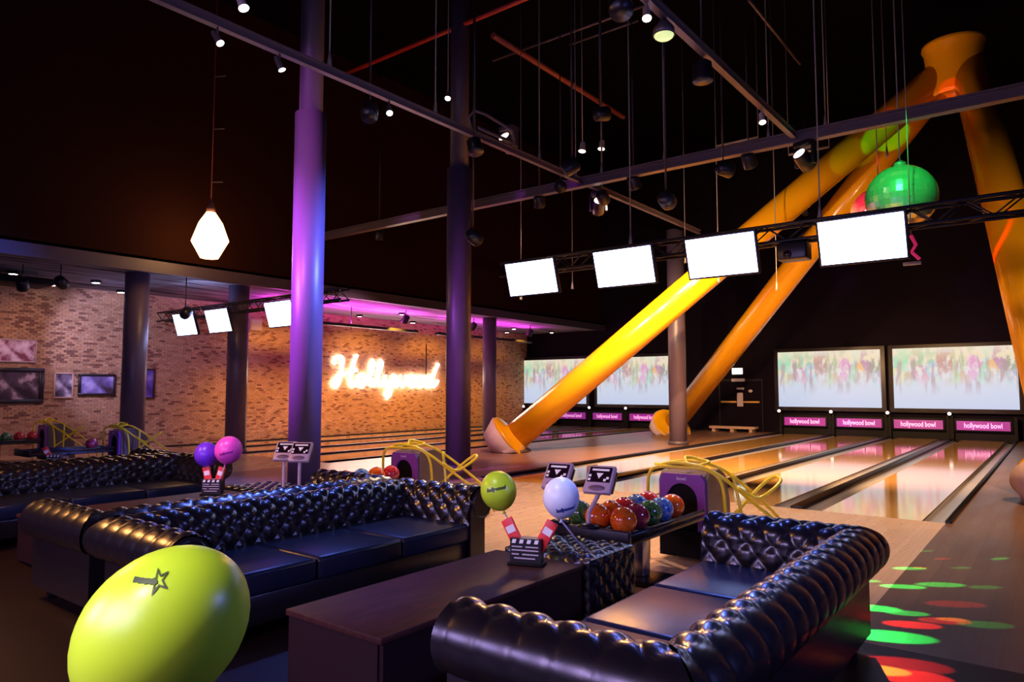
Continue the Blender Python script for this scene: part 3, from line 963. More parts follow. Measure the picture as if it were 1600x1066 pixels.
def holder(c, rz, lab, z=.455):
    r = empty('clapperboard_holder', (c[0], c[1], z), rz, lab, 'card holder', 'clapperboard card holders')
    r.scale = (1.15, 1.15, 1.18)
    MB().rbox(-.11, .11, -.05, .05, 0, .018, .006).build('base', M['black'], r)
    MB().box(-.095, .095, -.035, .035, .018, .155).build('box', M['softblack'], r)
    for k in range(4):
        MB().add([(-.085 + k * .046, -.038, .128), (-.062 + k * .046, -.038, .128), (-.055 + k * .046, -.038, .15), (-.078 + k * .046, -.038, .15),
                  (-.085 + k * .046, -.035, .128), (-.062 + k * .046, -.035, .128), (-.055 + k * .046, -.035, .15), (-.078 + k * .046, -.035, .15)],
                 [(0, 1, 2, 3), (0, 4, 5, 1), (1, 5, 6, 2), (2, 6, 7, 3), (3, 7, 4, 0)]).build('white_stripe', M['white'], r)
    for k, (a, b, z_) in enumerate([(-.085, -.02, .105), (0, .08, .105), (-.085, .08, .085), (-.085, -.04, .062), (-.02, .08, .062), (-.07, .06, .04)]):
        MB().box(a, b, -.037, -.035, z_, z_ + .007).build('chalk_line', M['greylabel'], r)
    return r
def card(c, rz, tilt, lab, z=.52):
    r = empty('red_sock_pack', (c[0], c[1], z), 0, lab, 'card', 'red packs with white labels')
    Mx = Matrix.Rotation(rz, 4, 'Z') @ Matrix.Rotation(tilt, 4, 'Y')
    b = MB().rbox(-.043, .043, -.009, .009, -.05, .265, .006, 2, Mx).build('sleeve', M['red'], r)
    MB().box(-.031, .031, -.011, -.0088, .165, .215, Mx).build('white_label', M['white'], r)
hrz = R(20)
holder((-2.95, 4.0), hrz, 'clapperboard card holder on the nearest wooden table')
card((-2.985, 4.0), hrz, R(-27), 'red pack leaning toward the lime balloon on the nearest table')
card((-2.905, 4.03), hrz, R(29), 'red pack leaning toward the white balloon on the nearest table')
bc = Vector((-3.20, 4.0, .935)); balloon(bc, (.128, .142), (-.35, .05, .9), M['lime'], (-2.97, 4.02, .50), 'lime green balloon above the clapperboard holder, beside the sofa arm', M['print'], 'hollywood', to_cam(bc), .034, (-.02, .03))
bc = Vector((-2.70, 4.05, .925)); balloon(bc, (.124, .140), (.0, .0, 1), M['bwhite'], (-2.76, 4.45, .49), 'white balloon on a pale stick beside the bowling balls', M['printblue'], 'hollywood', to_cam(bc), .034, (.03, -.06))
h2 = (-7.72, 4.42)
holder(h2, R(35), 'clapperboard card holder between the purple and pink balloons')
card((-7.74, 4.40), R(35), R(-12), 'pinkish red pack under the purple balloon')
card((-7.69, 4.44), R(35), R(16), 'red pack under the hot pink balloon')
bc = Vector((-7.82, 4.39, .91)); balloon(bc, (.132, .145), (-.2, -.1, 1), M['bpurple'], (-7.73, 4.42, .5), 'violet balloon behind the long middle sofa', M['printpurple'], None, to_cam(bc), .03)
bc = Vector((-7.53, 4.49, .968)); balloon(bc, (.150, .160), (.2, .1, 1), M['bpink'], (-7.70, 4.44, .5), 'hot pink balloon behind the long middle sofa', M['printpurple'], 'hollywood', to_cam(bc), .035, (-.03, -.02))
holder((-12.6, 4.55), R(40), 'clapperboard card holder among the dark sofas under the pictures')
card((-12.62, 4.53), R(40), R(-30), 'red pack lying low among the dark sofas under the pictures')
# big foreground balloon on a weighted floor stick
bc = Vector((-1.53, .77, 1.142))
rt = Vector((math.cos(R(37.6)), math.sin(R(37.6)), 0))
balloon(bc, (.156, .196), rt * .80 + Vector((0, 0, .75)), M['lime'], (-1.62, .70, .03), 'large lime green balloon with a dark star print filling the near corner', M['print'], None, to_cam(bc), .031, (-.012, .135), star=True)
o = MB().lathe([(.12, 0), (.12, .02), (.03, .05), (.012, .08)], 24).build('balloon_weight', M['softblack'], None, (-1.62, .70, 0)); tag(o, 'round weight holding the stick of the large lime balloon', 'weight')

# ------------------------------------------------------------------ hanging trusses with monitors
def truss(x0, x1, y, z, lab):
    r = empty('lighting_truss', ((x0 + x1) / 2, y, z), 0, lab, 'truss', 'black lattice trusses')
    h = .12; L = (x1 - x0) / 2
    for (yy, zz) in ((-h, h), (h, h), (-h, -h), (h, -h)):
        MB().tube([(-L, yy, zz), (L, yy, zz)], .025, 8).build('chord', M['softblack'], r)
    lat = MB()
    n = int((x1 - x0) / .3)
    for k in range(n):
        a = -L + (x1 - x0) * k / n; b = -L + (x1 - x0) * (k + 1) / n
        s = 1 if k % 2 else -1
        for yy in (-h, h): lat.tube([(a, yy, -h * s), (b, yy, h * s)], .011, 6)
        for zz in (-h, h): lat.tube([(a, -h * s, zz), (b, h * s, zz)], .011, 6)
    lat.build('lattice', M['softblack'], r)
    return r
truss(-8.15, 2.2, 10.34, 3.88, 'black lattice truss carrying four hanging white screens')
truss(-20.6, -12.4, 10.06, 3.76, 'black lattice truss carrying the small screens before the brick wall')
def monitor(x, y, z, lab, wd=1.02, ht=.575):
    r = empty('hanging_monitor', (x, y, z), 0, lab, 'screen', 'hanging white screens')
    tm = Matrix.Rotation(R(17), 4, 'X')
    b = MB().rbox(-wd / 2 - .03, wd / 2 + .03, 0, .07, -ht / 2 - .03, ht / 2 + .03, .01, 2, tm).build('bezel', M['frame'], r)
    MB().box(-wd / 2, wd / 2, -.006, .0, -ht / 2, ht / 2, tm).build('lit_screen', M['screen'], r)
    MB().tube([(0, .06, .05), (0, .18, .22)], .025, 8).build('bracket', M['softblack'], r)
    return r
for i, x in enumerate([-7.28, -5.45, -3.85, -1.97]):
    monitor(x, 10.0, 3.62 - .004 * i, ['hanging white screen nearest the tall dark column', 'hanging white screen second from the tall dark column', 'hanging white screen in front of the first yellow tube', 'largest hanging white screen, beside the mirror ball'][i])
for i, (x, lab) in enumerate([(-18.6, 'small hanging white screen over the brick-side lanes, leftmost of three'), (-16.95, 'small hanging white screen beside a dark brick-side column'), (-14.3, 'small hanging white screen half behind the magenta-lit column')]):
    monitor(x, 9.72, 3.42, lab)

# ------------------------------------------------------------------ overhead grid
GZ = 6.0
def bar(name, a, b, wv, hv, m, lab, cat='beam', group=None):
    a = Vector(a); b = Vector(b)
    r = empty(name, a, 0, lab, cat, group)
    d = b - a
    L = d.length; Q = d.to_track_quat('X', 'Z').to_matrix().to_4x4()
    MB().box(0, L, -wv / 2, wv / 2, hv * .35, hv * .5, Q).build('top_flange', m, r)
    MB().box(0, L, -wv * .14, wv * .14, -hv * .35, hv * .35, Q).build('web', m, r)
    MB().box(0, L, -wv / 2, wv / 2, -hv * .5, -hv * .35, Q).build('bottom_flange', m, r)
    return r
bar('cross_beam', (SLABX, 12.5, GZ), (8.9, 12.5, GZ), .16, .20, M['grid'], 'long purple-lit steel beam crossing above the hanging screens', group='overhead steel beams')
bar('track_rail', (-7.8, .5, GZ + .03), (-7.75, 18.6, GZ + .03), .09, .12, M['grid'], 'long lighting track with small spotlights in front of the columns', 'rail', 'overhead lighting tracks')
bar('track_rail', (-3.48, 3.5, GZ + .03), (-3.45, 12.45, GZ + .03), .09, .12, M['grid'], 'short lighting track running from the top edge to the cross beam', 'rail', 'overhead lighting tracks')
def pipe(name, a, b, r_, m, lab):
    o = MB().tube([a, b], r_, 8).build(name, m); tag(o, lab, 'pipe')
    for k in (): pass
def ray(px, py):
    th = math.atan(77 / 1110.0); a = R(37.6)
    F = Vector((-math.sin(a) * math.cos(th), math.cos(a) * math.cos(th), math.sin(th)))
    Rv = Vector((math.cos(a), math.sin(a), 0)); U = Rv.cross(F)
    return F + Rv * ((px - 800) / 1110.0) + U * ((533 - py) / 1110.0)
def at_z(px, py, z):
    d = ray(px, py)
    return Vector((0, 0, 1.65)) + d * ((z - 1.65) / d.z)
def run(px0, py0, px1, py1, z, axis):
    a, b = at_z(px0, py0, z), at_z(px1, py1, z)
    if axis == 'x': b.y = a.y
    else: b.x = a.x
    return a, b
pipe('sprinkler_pipe', *run(538, 116, 900, -40, 9.6, 'x'), .05, M['redpipe'], 'thin red sprinkler pipe high under the black ceiling')
pipe('ceiling_pipe', *run(770, 55, 985, 180, 9.6, 'y'), .07, M['rust'], 'faint rust brown pipe high above the cross beam')
pipe('conduit_pipe', *run(770, 95, 1010, 5, 9.9, 'x'), .03, M['grid'], 'faint grey conduit crossing above the rust pipe')
pipe('conduit_pipe', *run(890, 70, 1000, 35, 9.9, 'x'), .025, M['grid'], 'short faint grey conduit left of the short track')
pipe('conduit_pipe', *run(1170, 0, 1250, 100, 9.9, 'y'), .03, M['grid'], 'faint conduit high to the right of the short track')
# hanging cables: (x, y, bottom z, label)
CABLES = [(-7.8, 8.1, GZ + .1, 'thin grey cable holding the long track between the two tall columns'),
          (-7.8, 6.0, GZ + .1, 'short thin cable holding the long track near the top edge by the first tall column'),
          (-7.8, 11.0, GZ + .1, 'thin cable holding the long track just past the second tall column'),
          (-7.8, 12.3, GZ + .1, 'thin cable where the long track meets the cross beam'),
          (-7.3, 12.5, GZ + .1, 'thin cable holding the cross beam beside the small hanging lamp'),
          (-3.9, 12.5, GZ + .1, 'thin cable holding the cross beam near the short track'),
          (-2.95, 12.5, GZ + .1, 'thin cable holding the cross beam before the first yellow tube'),
          (-5.9, 12.5, GZ + .1, 'thin cable holding the cross beam at mid span'),
          (-5.5, 10.34, 4.02, 'long pale cable with a shackle holding the truss at the second screen'),
          (-2.55, 10.34, 4.02, 'long pale cable with a shackle holding the truss beside the largest screen'),
          (-12.3, 13.5, 4.6, 'long dark cable hanging behind the first tall column'),
          (-12.0, 16.0, 4.5, 'long dark cable hanging between the tall columns'),
          (-10.4, 16.2, 4.4, 'long dark cable hanging just left of the second tall column'),
          (-9.6, 12.8, 3.7, 'long dark cable dropping to the truss end by the second tall column'),
          (-7.7, 17.5, 5.0, 'faint cable hanging behind the cross beam, with a small weight'),
          (-6.3, 16.2, 4.2, 'faint cable hanging behind the third white screen'),
          (-5.2, 17.0, 4.0, 'faint cable hanging in front of the far upper wall'),
          (-2.6, 15.9, 6.4, 'faint cable hanging before the yellow tubes near the crown')]
for (x, y, z, lab) in CABLES:
    r = empty('hanging_cable', (x, y, z), 0, lab, 'cable', 'thin cables hanging from the dark ceiling')
    MB().tube([(0, 0, 0), (0, 0, CEIL - z)], .010, 6).build('wire', M['cable'], r)
    MB().tube([(0, 0, .22), (0, 0, .0)], [.012, .035], 8).build('shackle', M['cable'], r)
# trapeze bars hung on two wires
for (x, y, z, L, lab) in [(-6.3, 17.6, 8.0, 1.1, 'short pale trapeze bar hung on two wires'), (-4.4, 17.0, 7.2, .9, 'short dim trapeze bar beside the short track')]:
    r = empty('trapeze_bar', (x, y, z), 0, lab, 'bar', 'trapeze bars')
    MB().tube([(-L / 2, 0, 0), (L / 2, 0, 0)], .03, 8).build('bar', M['cable'], r)
    for s in (-1, 1): MB().tube([(s * L / 2, 0, 0), (s * L / 2, 0, CEIL - z)], .008, 6).build('wire', M['cable'], r)

# small track spotlights
def spot_head(loc, d, lab, m='housing', r_=.065, L=.20, lens='lens', group='small track spotlights', drop=.18, rod=False):
    r = empty('track_spotlight', loc, 0, lab, 'spotlight', group)
    dv = Vector(d).normalized()
    Mx = Matrix.Translation((0, 0, -drop)) @ dv.to_track_quat('Z', 'Y').to_matrix().to_4x4()
    MB().tube([(0, 0, CEIL - loc[2] if rod else 0), (0, 0, -drop)], .010 if rod else .014, 6).build('stem', M[m], r)
    MB().lathe([(r_ * .55, -L * .6), (r_ * .7, -L * .5), (r_ * .8, L * .2), (r_, L * .4)], 16, Mx).build('can', M[m], r)
    MB().lathe([(r_ * .92, L * .4), (r_ * .9, L * .42), (0, L * .46)], 16, Mx).build('lens', M[lens], r)
    return r
def on_track(px, py, X):
    d = ray(px, py); k = X / d.x
    return Vector((0, 0, 1.65)) + d * k
TR = []
for (px, py, d, lab) in [(340, 50, (.5, .2, -.8), 'small spotlight on the long track above the glowing pendant'), (437, 92, (.3, .3, -.9), 'small spotlight on the long track just left of the first tall column'),
                         (608, 165, (.5, -.3, -.8), 'small bright spotlight on the long track between the tall columns'), (700, 140, (.3, -.4, -.9), 'small spotlight beside the second tall column, above the track')]:
    p = on_track(px, py, -7.78)
    if px != 700: p.z = GZ - .03
    TR.append(spot_head((p.x, p.y, p.z), d, lab, r_=.05, L=.19, drop=.14 if px != 700 else .1, rod=px == 700))
for (px, py, X, lab) in [(1010, 8, -3.48, 'bright bulb spotlight at the top edge beside the short track'), (1190, 165, -3.48, 'small spotlight at the lower end of the short track')]:
    p = on_track(px, py, X)
    p.z = GZ - .03
    TR.append(spot_head((p.x, p.y, p.z), (.2, -.3, -.9), lab, 'palehousing', .055, .18, drop=.13))
p = on_track(378, -2, -7.4)
spot_head(p, (.4, .1, -.9), 'spotlight cut by the top edge above the first tall column', 'palehousing', rod=True, drop=.05)
for (px, py, X, lab) in [(910, 225, -9.3, 'dim cylindrical lamp hanging left of the cross beam centre'), (940, 222, -9.4, 'pale square lamp hanging above the cross beam centre')]:
    p = on_track(px, py, X)
    spot_head(p, (.0, -.2, -1), lab, 'palehousing', .10, .24, 'lens_dim', 'dim lamps above the beam', .1, True)
# coloured dome lamp
p = on_track(1037, 34, -3.48); p.z = GZ - .15
r = empty('dome_lamp', p, 0, 'dome lamp with red and green glints beside the short track', 'lamp')
MB().lathe([(.13, -.08), (.12, .0), (.06, .08), (.02, .13)], 20).build('shade', M['housing'], r)
MB().ball((0, 0, -.08), .115, 16, 8, (1, 1, .5)).build('lens', mat('mottled_lens', (.5, .5, .3), .2, emit=(.75, .9, .35), es=.9), r)

# moving head fixtures
def moving_head(loc, lab, tint='softblack', rz=0.):
    r = empty('moving_head_light', loc, rz, lab, 'stage light', 'moving head stage lights')
    MB().rbox(-.16, .16, -.12, .12, -.10, .0, .02).build('base', M[tint], r)
    for s in (-1, 1): MB().rbox(s * .17 - .025, s * .17 + .025, -.05, .05, -.42, -.06, .015).build('yoke_arm', M[tint], r)
    tm = Matrix.Translation((0, 0, -.34)) @ Matrix.Rotation(R(55), 4, 'X')
    MB().lathe([(.10, -.16), (.14, -.12), (.14, .06), (.12, .17), (.12, .19)], 20, tm).build('head', M[tint], r)
    MB().lathe([(.105, .19), (.10, .195), (0, .20)], 20, tm).build('lens', M['lens_dim'], r)
    return r
pm = on_track(815, 205, -7.8); moving_head((pm.x - .3, pm.y, pm.z + .15), 'moving head stage light on the long track before the cross beam', 'housing')
p = on_track(935, 300, -7.75); moving_head(p, 'moving head stage light glinting green under the long track', 'softblack', .6)
d = ray(1258, 240); p = Vector((0, 0, 1.65)) + d * (12.5 / d.y); moving_head((p.x, p.y, GZ - .10), 'large black stage light in front of the first yellow tube', 'softblack', -.4)
# bracket frame on the long track
r = empty('light_bracket', on_track(770, 205, -7.9), 0, 'purple tube bracket on the long track beside the second tall column', 'bracket')
MB().tube([(-.2, -.25, -.3), (-.2, -.45, .15), (-.1, -.40, .28), (.0, -.2, .25), (.1, .45, .12), (.1, .5, -.15)], .03, 8).build('hoop', M['grid'], r)
MB().tube([(-.1, -.3, .0), (.1, .45, -.1)], .03, 8).build('brace', M['grid'], r)

# ------------------------------------------------------------------ mirror balls
def mirror_ball(c, rad, lab):
    r = empty('mirror_ball', c, .2, lab, 'mirror ball', 'hanging mirror balls')
    n, m_ = 36, 18
    vs = []; fs = []
    for i in range(m_ + 1):
        th = PI * i / m_
        for k in range(n):
            a = 2 * PI * k / n
            vs.append((rad * math.sin(th) * math.cos(a), rad * math.sin(th) * math.sin(a), rad * math.cos(th)))
    for i in range(m_):
        for k in range(n):
            fs.append((i * n + k, (i + 1) * n + k, (i + 1) * n + (k + 1) % n, i * n + (k + 1) % n))
    MB().add(vs, fs, False).build('mirror_tiles', M['mirror'], r)['kind'] = 'stuff'
    MB().tube([(0, 0, rad), (0, 0, CEIL - c[2])], .012, 6).build('wire', M['cable'], r)
    MB().lathe([(.10, rad - .01), (.09, rad + .05), (.03, rad + .09)], 14).build('motor_cap', M['housing'], r)
mirror_ball((-1.94, 13.0, 4.80), .54, 'large mirror ball lit green behind the largest hanging screen')
mirror_ball((-2.55, 14.6, 4.95), .50, 'second mirror ball lit red, half hidden behind the green one')
r = empty('hanging_garland', (-1.68, 12.0, 3.62), 0, 'small self-glowing pink hanging ornament beside the largest screen', 'ornament')
MB().tube([(0, 0, .35), (.06, 0, .2), (.0, 0, .1), (.10, 0, -.02)], .025, 8).build('ribbon', mat('glowing_pink_ribbon', (.8, .03, .2), .4, emit=(.9, .03, .2), es=.35), r)  # brightness put into the ribbon as a glow of its own
MB().rbox(-.12, .12, -.02, .02, -.10, -.05, .008).build('foot_bar', M['white'], r)
MB().tube([(0, 0, .35), (0, 0, CEIL - 3.62)], .007, 6).build('wire', M['cable'], r)

# ------------------------------------------------------------------ pendant lamp
PD = Vector((-15.3, 8.52, 5.14))
r = empty('pendant_lamp', PD, 0, 'glowing orange faceted pendant lamp on a long cable', 'lamp')
MB().lathe([(.20, -.47), (.42, -.08), (.27, .33), (.10, .59)], 8, sm=False).build('faceted_glass', M['bulb'], r)
MB().lathe([(.105, .58), (.095, .68), (.045, .82), (.018, .88)], 14).build('cap', mat('copper_cap', (.75, .35, .28), .3, .6), r)
wr = MB().tube([(0, 0, .86), (0, 0, CEIL - PD.z)], .014, 6).build('cord', M['rust'], r)
for k in range(4): MB().tube([(0, 0, 1.3 + k * 1.25), (.3, .1, 1.27 + k * 1.25)], .012, 6).build('cord_clip', M['cable'], wr)

# ------------------------------------------------------------------ neon sign on the brick wall
NS = empty('neon_sign', (XW + .06, 19.3, 2.0), 0, 'glowing white neon script sign reading Hollywood on the brick wall', 'sign')
# strokes in letter units: x along the wall, y up; x-height 1
def arc(cx, cy, rx, ry, a0, a1, n=14):
    return [(cx + rx * math.cos(R(a0 + (a1 - a0) * k / n)), cy + ry * math.sin(R(a0 + (a1 - a0) * k / n))) for k in range(n + 1)]
strokes = []
# H
strokes.append([(.15, 1.75), (.05, 2.05), (.25, 2.3), (.6, 2.35), (.72, 2.2), (.62, 1.3), (.45, .3), (.25, -.05), (.0, .1), (.02, .4), (.5, .85), (1.2, 1.15), (1.75, 1.35)])
strokes.append([(1.75, 2.55), (1.6, 2.2), (1.4, 1.3), (1.25, .45), (1.35, .05), (1.6, .1), (1.85, .5)])
# o
strokes.append(arc(2.15, .5, .30, .48, 60, 420) + [(2.6, .75)])
# l l
strokes.append([(2.6, .5), (2.95, 1.3), (3.1, 2.0), (2.98, 2.2), (2.84, 1.9), (2.78, .8), (2.86, .1), (3.05, .05), (3.25, .5)])
strokes.append([(3.25, .5), (3.6, 1.3), (3.75, 2.0), (3.63, 2.2), (3.49, 1.9), (3.43, .8), (3.51, .1), (3.7, .05), (3.95, .6)])
# y
strokes.append([(4.0, 1.0), (4.0, .4), (4.15, .05), (4.4, .2), (4.6, 1.0), (4.55, .2), (4.4, -.7), (4.15, -.95), (4.02, -.7), (4.3, -.2), (4.75, .35)])
# w
strokes.append([(4.85, 1.0), (4.82, .3), (4.98, .03), (5.2, .2), (5.32, .95), (5.32, .25), (5.5, .03), (5.75, .3), (5.82, 1.0), (6.0, .85)])
# o o
strokes.append(arc(6.35, .5, .30, .48, 60, 420) + [(6.75, .8)])
strokes.append(arc(7.1, .5, .30, .48, 60, 420) + [(7.5, .8)])
# d
strokes.append(arc(7.85, .5, .32, .48, 40, 330))
strokes.append([(8.75, 2.1), (8.45, 1.5), (8.2, .7), (8.17, .2), (8.3, .03), (8.55, .25), (8.7, .6)])
kx, kz = 5.55 / 8.75, .46
for k, st in enumerate(strokes):
    MB().tube([(.0, (x - 4.4) * kx, (y - .55) * kz * 1.02 + .04) for (x, y) in st], .062, 8).build('neon_tube', M['neon'], NS)
MB().box(-.05, -.03, -1.4 - .6, 2.2, -.03, .03).build('mounting_rail', M['white'], NS)
MB().tube([(-.03, 2.05, .3), (-.03, 2.05, 1.6)], .02, 6).build('feed_cable', M['black'], NS)

# ------------------------------------------------------------------ pictures and small things on the brick wall
def picture(y0, y1, z0, z1, m, lab, fr='frame', t_=.05):
    r = empty('framed_picture', (XW + .02, (y0 + y1) / 2, (z0 + z1) / 2), 0, lab, 'picture', 'framed pictures on the brick wall')
    hy, hz = (y1 - y0) / 2, (z1 - z0) / 2
    fb = MB()
    MB().box(0, .03, -hy + t_ * .6, hy - t_ * .6, -hz + t_ * .6, hz - t_ * .6).build('print', m, r)
    for (a, b, c, d) in ((-hy, hy, hz - t_, hz), (-hy, hy, -hz, -hz + t_), (-hy, -hy + t_, -hz + t_, hz - t_), (hy - t_, hy, -hz + t_, hz - t_)):
        MB().rbox(0, .05, a, b, c, d, .008, 1).build('frame_bar', M[fr], r)
picture(5.75, 7.24, 1.31, 2.22, picture_mat('dark_portrait_print', (.03, .015, .025), (.10, .06, .09), (.55, .45, .5), 3.2), 'large dark framed portrait photo at the picture edge', t_=.11)
picture(5.9, 7.04, 2.36, 2.94, picture_mat('bright_group_print', (.25, .06, .10), (.75, .55, .7), (.9, .8, .9), 4.5), 'small bright group photo above the large dark portrait', 'palehousing', .03)
picture(7.47, 7.94, 1.44, 2.12, picture_mat('grey_figure_print', (.05, .03, .06), (.25, .2, .28), (.7, .65, .7), 4), 'narrow framed photo of a pale figure between two dark frames', 'pallet', .04)
picture(8.06, 9.02, 1.50, 2.10, picture_mat('blue_hills_print', (.05, .03, .05), (.22, .18, .5), (.55, .5, .85), 1.9), 'wide framed photo with a violet sky beside the dark column', t_=.07)
picture(9.2, 10.1, 1.40, 2.28, picture_mat('violet_poster_print', (.05, .03, .2), (.12, .08, .4), (.3, .2, .6), 2.5), 'framed violet poster half behind the dark column')
r = empty('wall_box', (XW, 13.3, 3.8), 0, 'small pale speaker box high on the brick wall beside the screens', 'box')
MB().rbox(0, .16, -.22, .22, -.2, .2, .02).build('casing', M['pallet'], r)
MB().box(.16, .17, -.17, .17, -.15, .15).build('grille', M['palehousing'], r)
# lamps under the low ceiling
def down(x, y, lab, lit=True):
    r = empty('ceiling_downlight', (x, y, SLABZ), 0, lab, 'downlight', 'lamps under the low ceiling')
    MB().lathe([(.11, -.07), (.12, -.05), (.12, 0)], 18).build('ring', M['black'], r)
    MB().lathe([(0, -.085), (.085, -.075), (.09, -.07)], 18).build('lens', M['lens' if lit else 'lens_dim'], r)
def slabp(px, py):
    d = ray(px, py); k = (SLABZ - 1.65) / d.z
    return Vector((0, 0, 1.65)) + d * k
for (px, py, lab, lit) in [(80, 450, 'small lit lamp under the low ceiling above the narrow photo', True), (150, 438, 'small lit lamp under the low ceiling near its edge', True), (189, 459, 'small lit lamp under the low ceiling beside the dark column', True),
                           (21, 424, 'small lit lamp under the low ceiling at the picture edge', True), (562, 492, 'dim lamp under the magenta ceiling above the H of the sign', False), (628, 489, 'dim lamp under the magenta ceiling above the sign middle', False),
                           (645, 507, 'lit lamp under the magenta ceiling close to the brick wall', True), (803, 512, 'lit lamp under the low ceiling beside the slim column', True), (792, 523, 'small lit lamp near the brick corner', True), (862, 518, 'lit lamp under the low ceiling near the far wall', True)]:
    p = slabp(px, py)
    if p.x < XW + .3: p = p * ((XW + .4) / p.x)
    down(max(p.x, XW + .25), min(p.y, YW - .5), lab, lit)
r = empty('ceiling_heater', (-19.2, 6.0, SLABZ), 0, 'dark flat heater under the low ceiling at the picture edge', 'heater')
MB().rbox(-.5, .5, -.6, .6, -.32, -.16, .03).build('body', M['black'], r)
for s in (-.4, .4): MB().tube([(0, s, -.16), (0, s, 0)], .02, 6).build('hanger', M['cable'], r)

# ================================================================== ADDED LAMPS THAT LIGHT THE HALL
def wash(loc, target, power, col, lab, kind='SPOT', angle=60, blend=.6, size=.08, sx=None, sy=None, group='added stage wash lights', hang=CEIL - .004, squeeze=1.0):
    """a stage lamp added to light the hall: housing with the light in its mouth"""
    r = empty('added_wash_light', loc, 0, lab, 'stage light', group)
    d = (Vector(target) - Vector(loc)).normalized()
    Q = d.to_track_quat('Z', 'Y').to_matrix().to_4x4()
    if kind == 'AREA':
        MB().box(-sx / 2 - .03, sx / 2 + .03, -sy / 2 - .03, sy / 2 + .03, -.12, -.03, Q).build('housing', M['softblack'], r)
    else:
        MB().lathe([(.07, -.32), (.12, -.28), (.13, -.06), (.13, -.04)], 16, Q).build('housing', M['softblack'], r)
    MB().tube([Q @ Vector((0, 0, -.2)), Vector((*(Q @ Vector((0, 0, -.2)))[:2], hang - loc[2]))], .014, 6).build('yoke', M['softblack'], r)
    l = lamp(kind, 'added_wash_beam', (0, 0, 0), None, power, col, size, angle, blend, None, sx, sy)
    l.parent = r
    l.rotation_euler = frame_to(d)
    l.scale = (squeeze, 1, 1)
    return r
P_ = POWER
WARM = (1, .66, .36)
# approach and lanes: lamps added to brighten the boards and one sofa
wash((-7.6, 8.9, 5.6), (-5.6, 8.4, 0), P_['approach'], (1, .68, .48), 'added warm wash lamp over the approach on the long track', angle=72)
wash((-3.5, 8.6, 5.6), (-3.4, 8.7, 0), P_['approach'] * .8, (1, .66, .46), 'added warm wash lamp over the approach on the short track', angle=72)
wash((-4.3, 12.75, 5.7), (-4.2, 18.5, 0), P_['lane'], (1, .55, .22), 'added amber wash lamp on the cross beam aimed down the lanes', angle=95)
wash((-6.6, 12.7, 5.7), (-6.4, 18.0, 0), P_['lane'], (1, .55, .22), 'added amber wash lamp on the cross beam aimed at the aisle-side lanes', angle=95)
wash((-9.0, 12.7, 5.7), (-11.5, 17, 0), P_['aisle'], (1, .55, .45), 'added rose wash lamp on the cross beam aimed at the brown aisle', angle=80)
wash((-14.5, 12.9, 5.7), (-16.5, 14.5, 0), P_['approach'] * .9, (1, .55, .55), 'added rose wash lamp over the brick-side lanes', angle=85)
wash((1.2, 11.5, 6.0), (.4, 12.6, 0), P_['walkway'], (1, .60, .30), 'added amber wash lamp above the dark walkway', angle=72, blend=.9)
wash((-7.78, 11.7, 5.72), (-1.6, 2.3, .74), P_['amber'], (1, .42, .10), 'added amber spot by the long track aimed at the nearest sofa', angle=11, blend=.6, size=.55)
# brick wall: washers added for its orange and lavender light
for (y, k) in ((13.5, .8), (17.2, 1.), (20.8, 1.), (24.5, .5)):
    wash((-18.0, y, 4.0), (XW, y + .6, .9), P_['brick'] * k, (1, .48, .05), 'added amber wall washer under the low ceiling at %s' % {13.5: 'the column bay', 17.2: 'the sign start', 20.8: 'the sign end', 24.5: 'the far corner'}[y], angle=100, blend=.8, hang=SLABZ)
wash((-17.6, 6.4, 4.0), (XW, 9.6, 2.7), P_['brick_blue'], (.55, .5, 1), 'added lavender wall washer aimed at the framed pictures', angle=62, blend=.5, hang=SLABZ)
wash((-18.2, 5.8, 3.9), (XW, 7.2, 1.8), P_['brick_blue'] * .28, (1, .48, .36), 'added rosy wall washer near the large portrait', angle=90, blend=.8, hang=SLABZ)
# bars and uplight added to colour the low ceiling magenta and blue
for (y, k, w_) in ((15.3, 1.0, 'over the sign'), (22.4, .5, 'beyond the slim column')):
    wash((-18.5, y, 3.86), (-18.5, y, 4.4), P_['slab'] * k * .6, (.90, .05, .80), 'added magenta light bar hung under the low ceiling ' + w_, 'AREA', sx=.10, sy=6.0, hang=SLABZ - .01)
wash((-16.9, 8.9, 3.6), (-18.3, 10.4, 4.7), P_['slab_blue'] * .6, (.45, .5, 1), 'added blue uplight washing the low ceiling by the dark columns', angle=75, blend=.8, hang=SLABZ)
# columns: lamps added for their magenta and blue sides
wash((-11.3, 3.1, 4.2), (-10.1, 7.4, 3.2), P_['column_magenta'] * .62, (.62, .10, 1), 'added magenta stage lamp aimed at the first tall column', angle=66, blend=.8, squeeze=.22)
wash((-8.1, 2.0, 5.6), (-10.1, 7.4, 5.2), P_['column_magenta'] * .3, (.8, .22, .9), 'added violet stage lamp by the long track aimed up the tall columns', angle=50, blend=.8, squeeze=.3)
wash((-6.3, 9.5, 5.2), (-10.1, 7.5, 2.8), P_['column_blue'], (.10, .16, 1), 'added blue stage lamp aimed at the sides of the tall columns', angle=70, blend=.8, squeeze=.3)
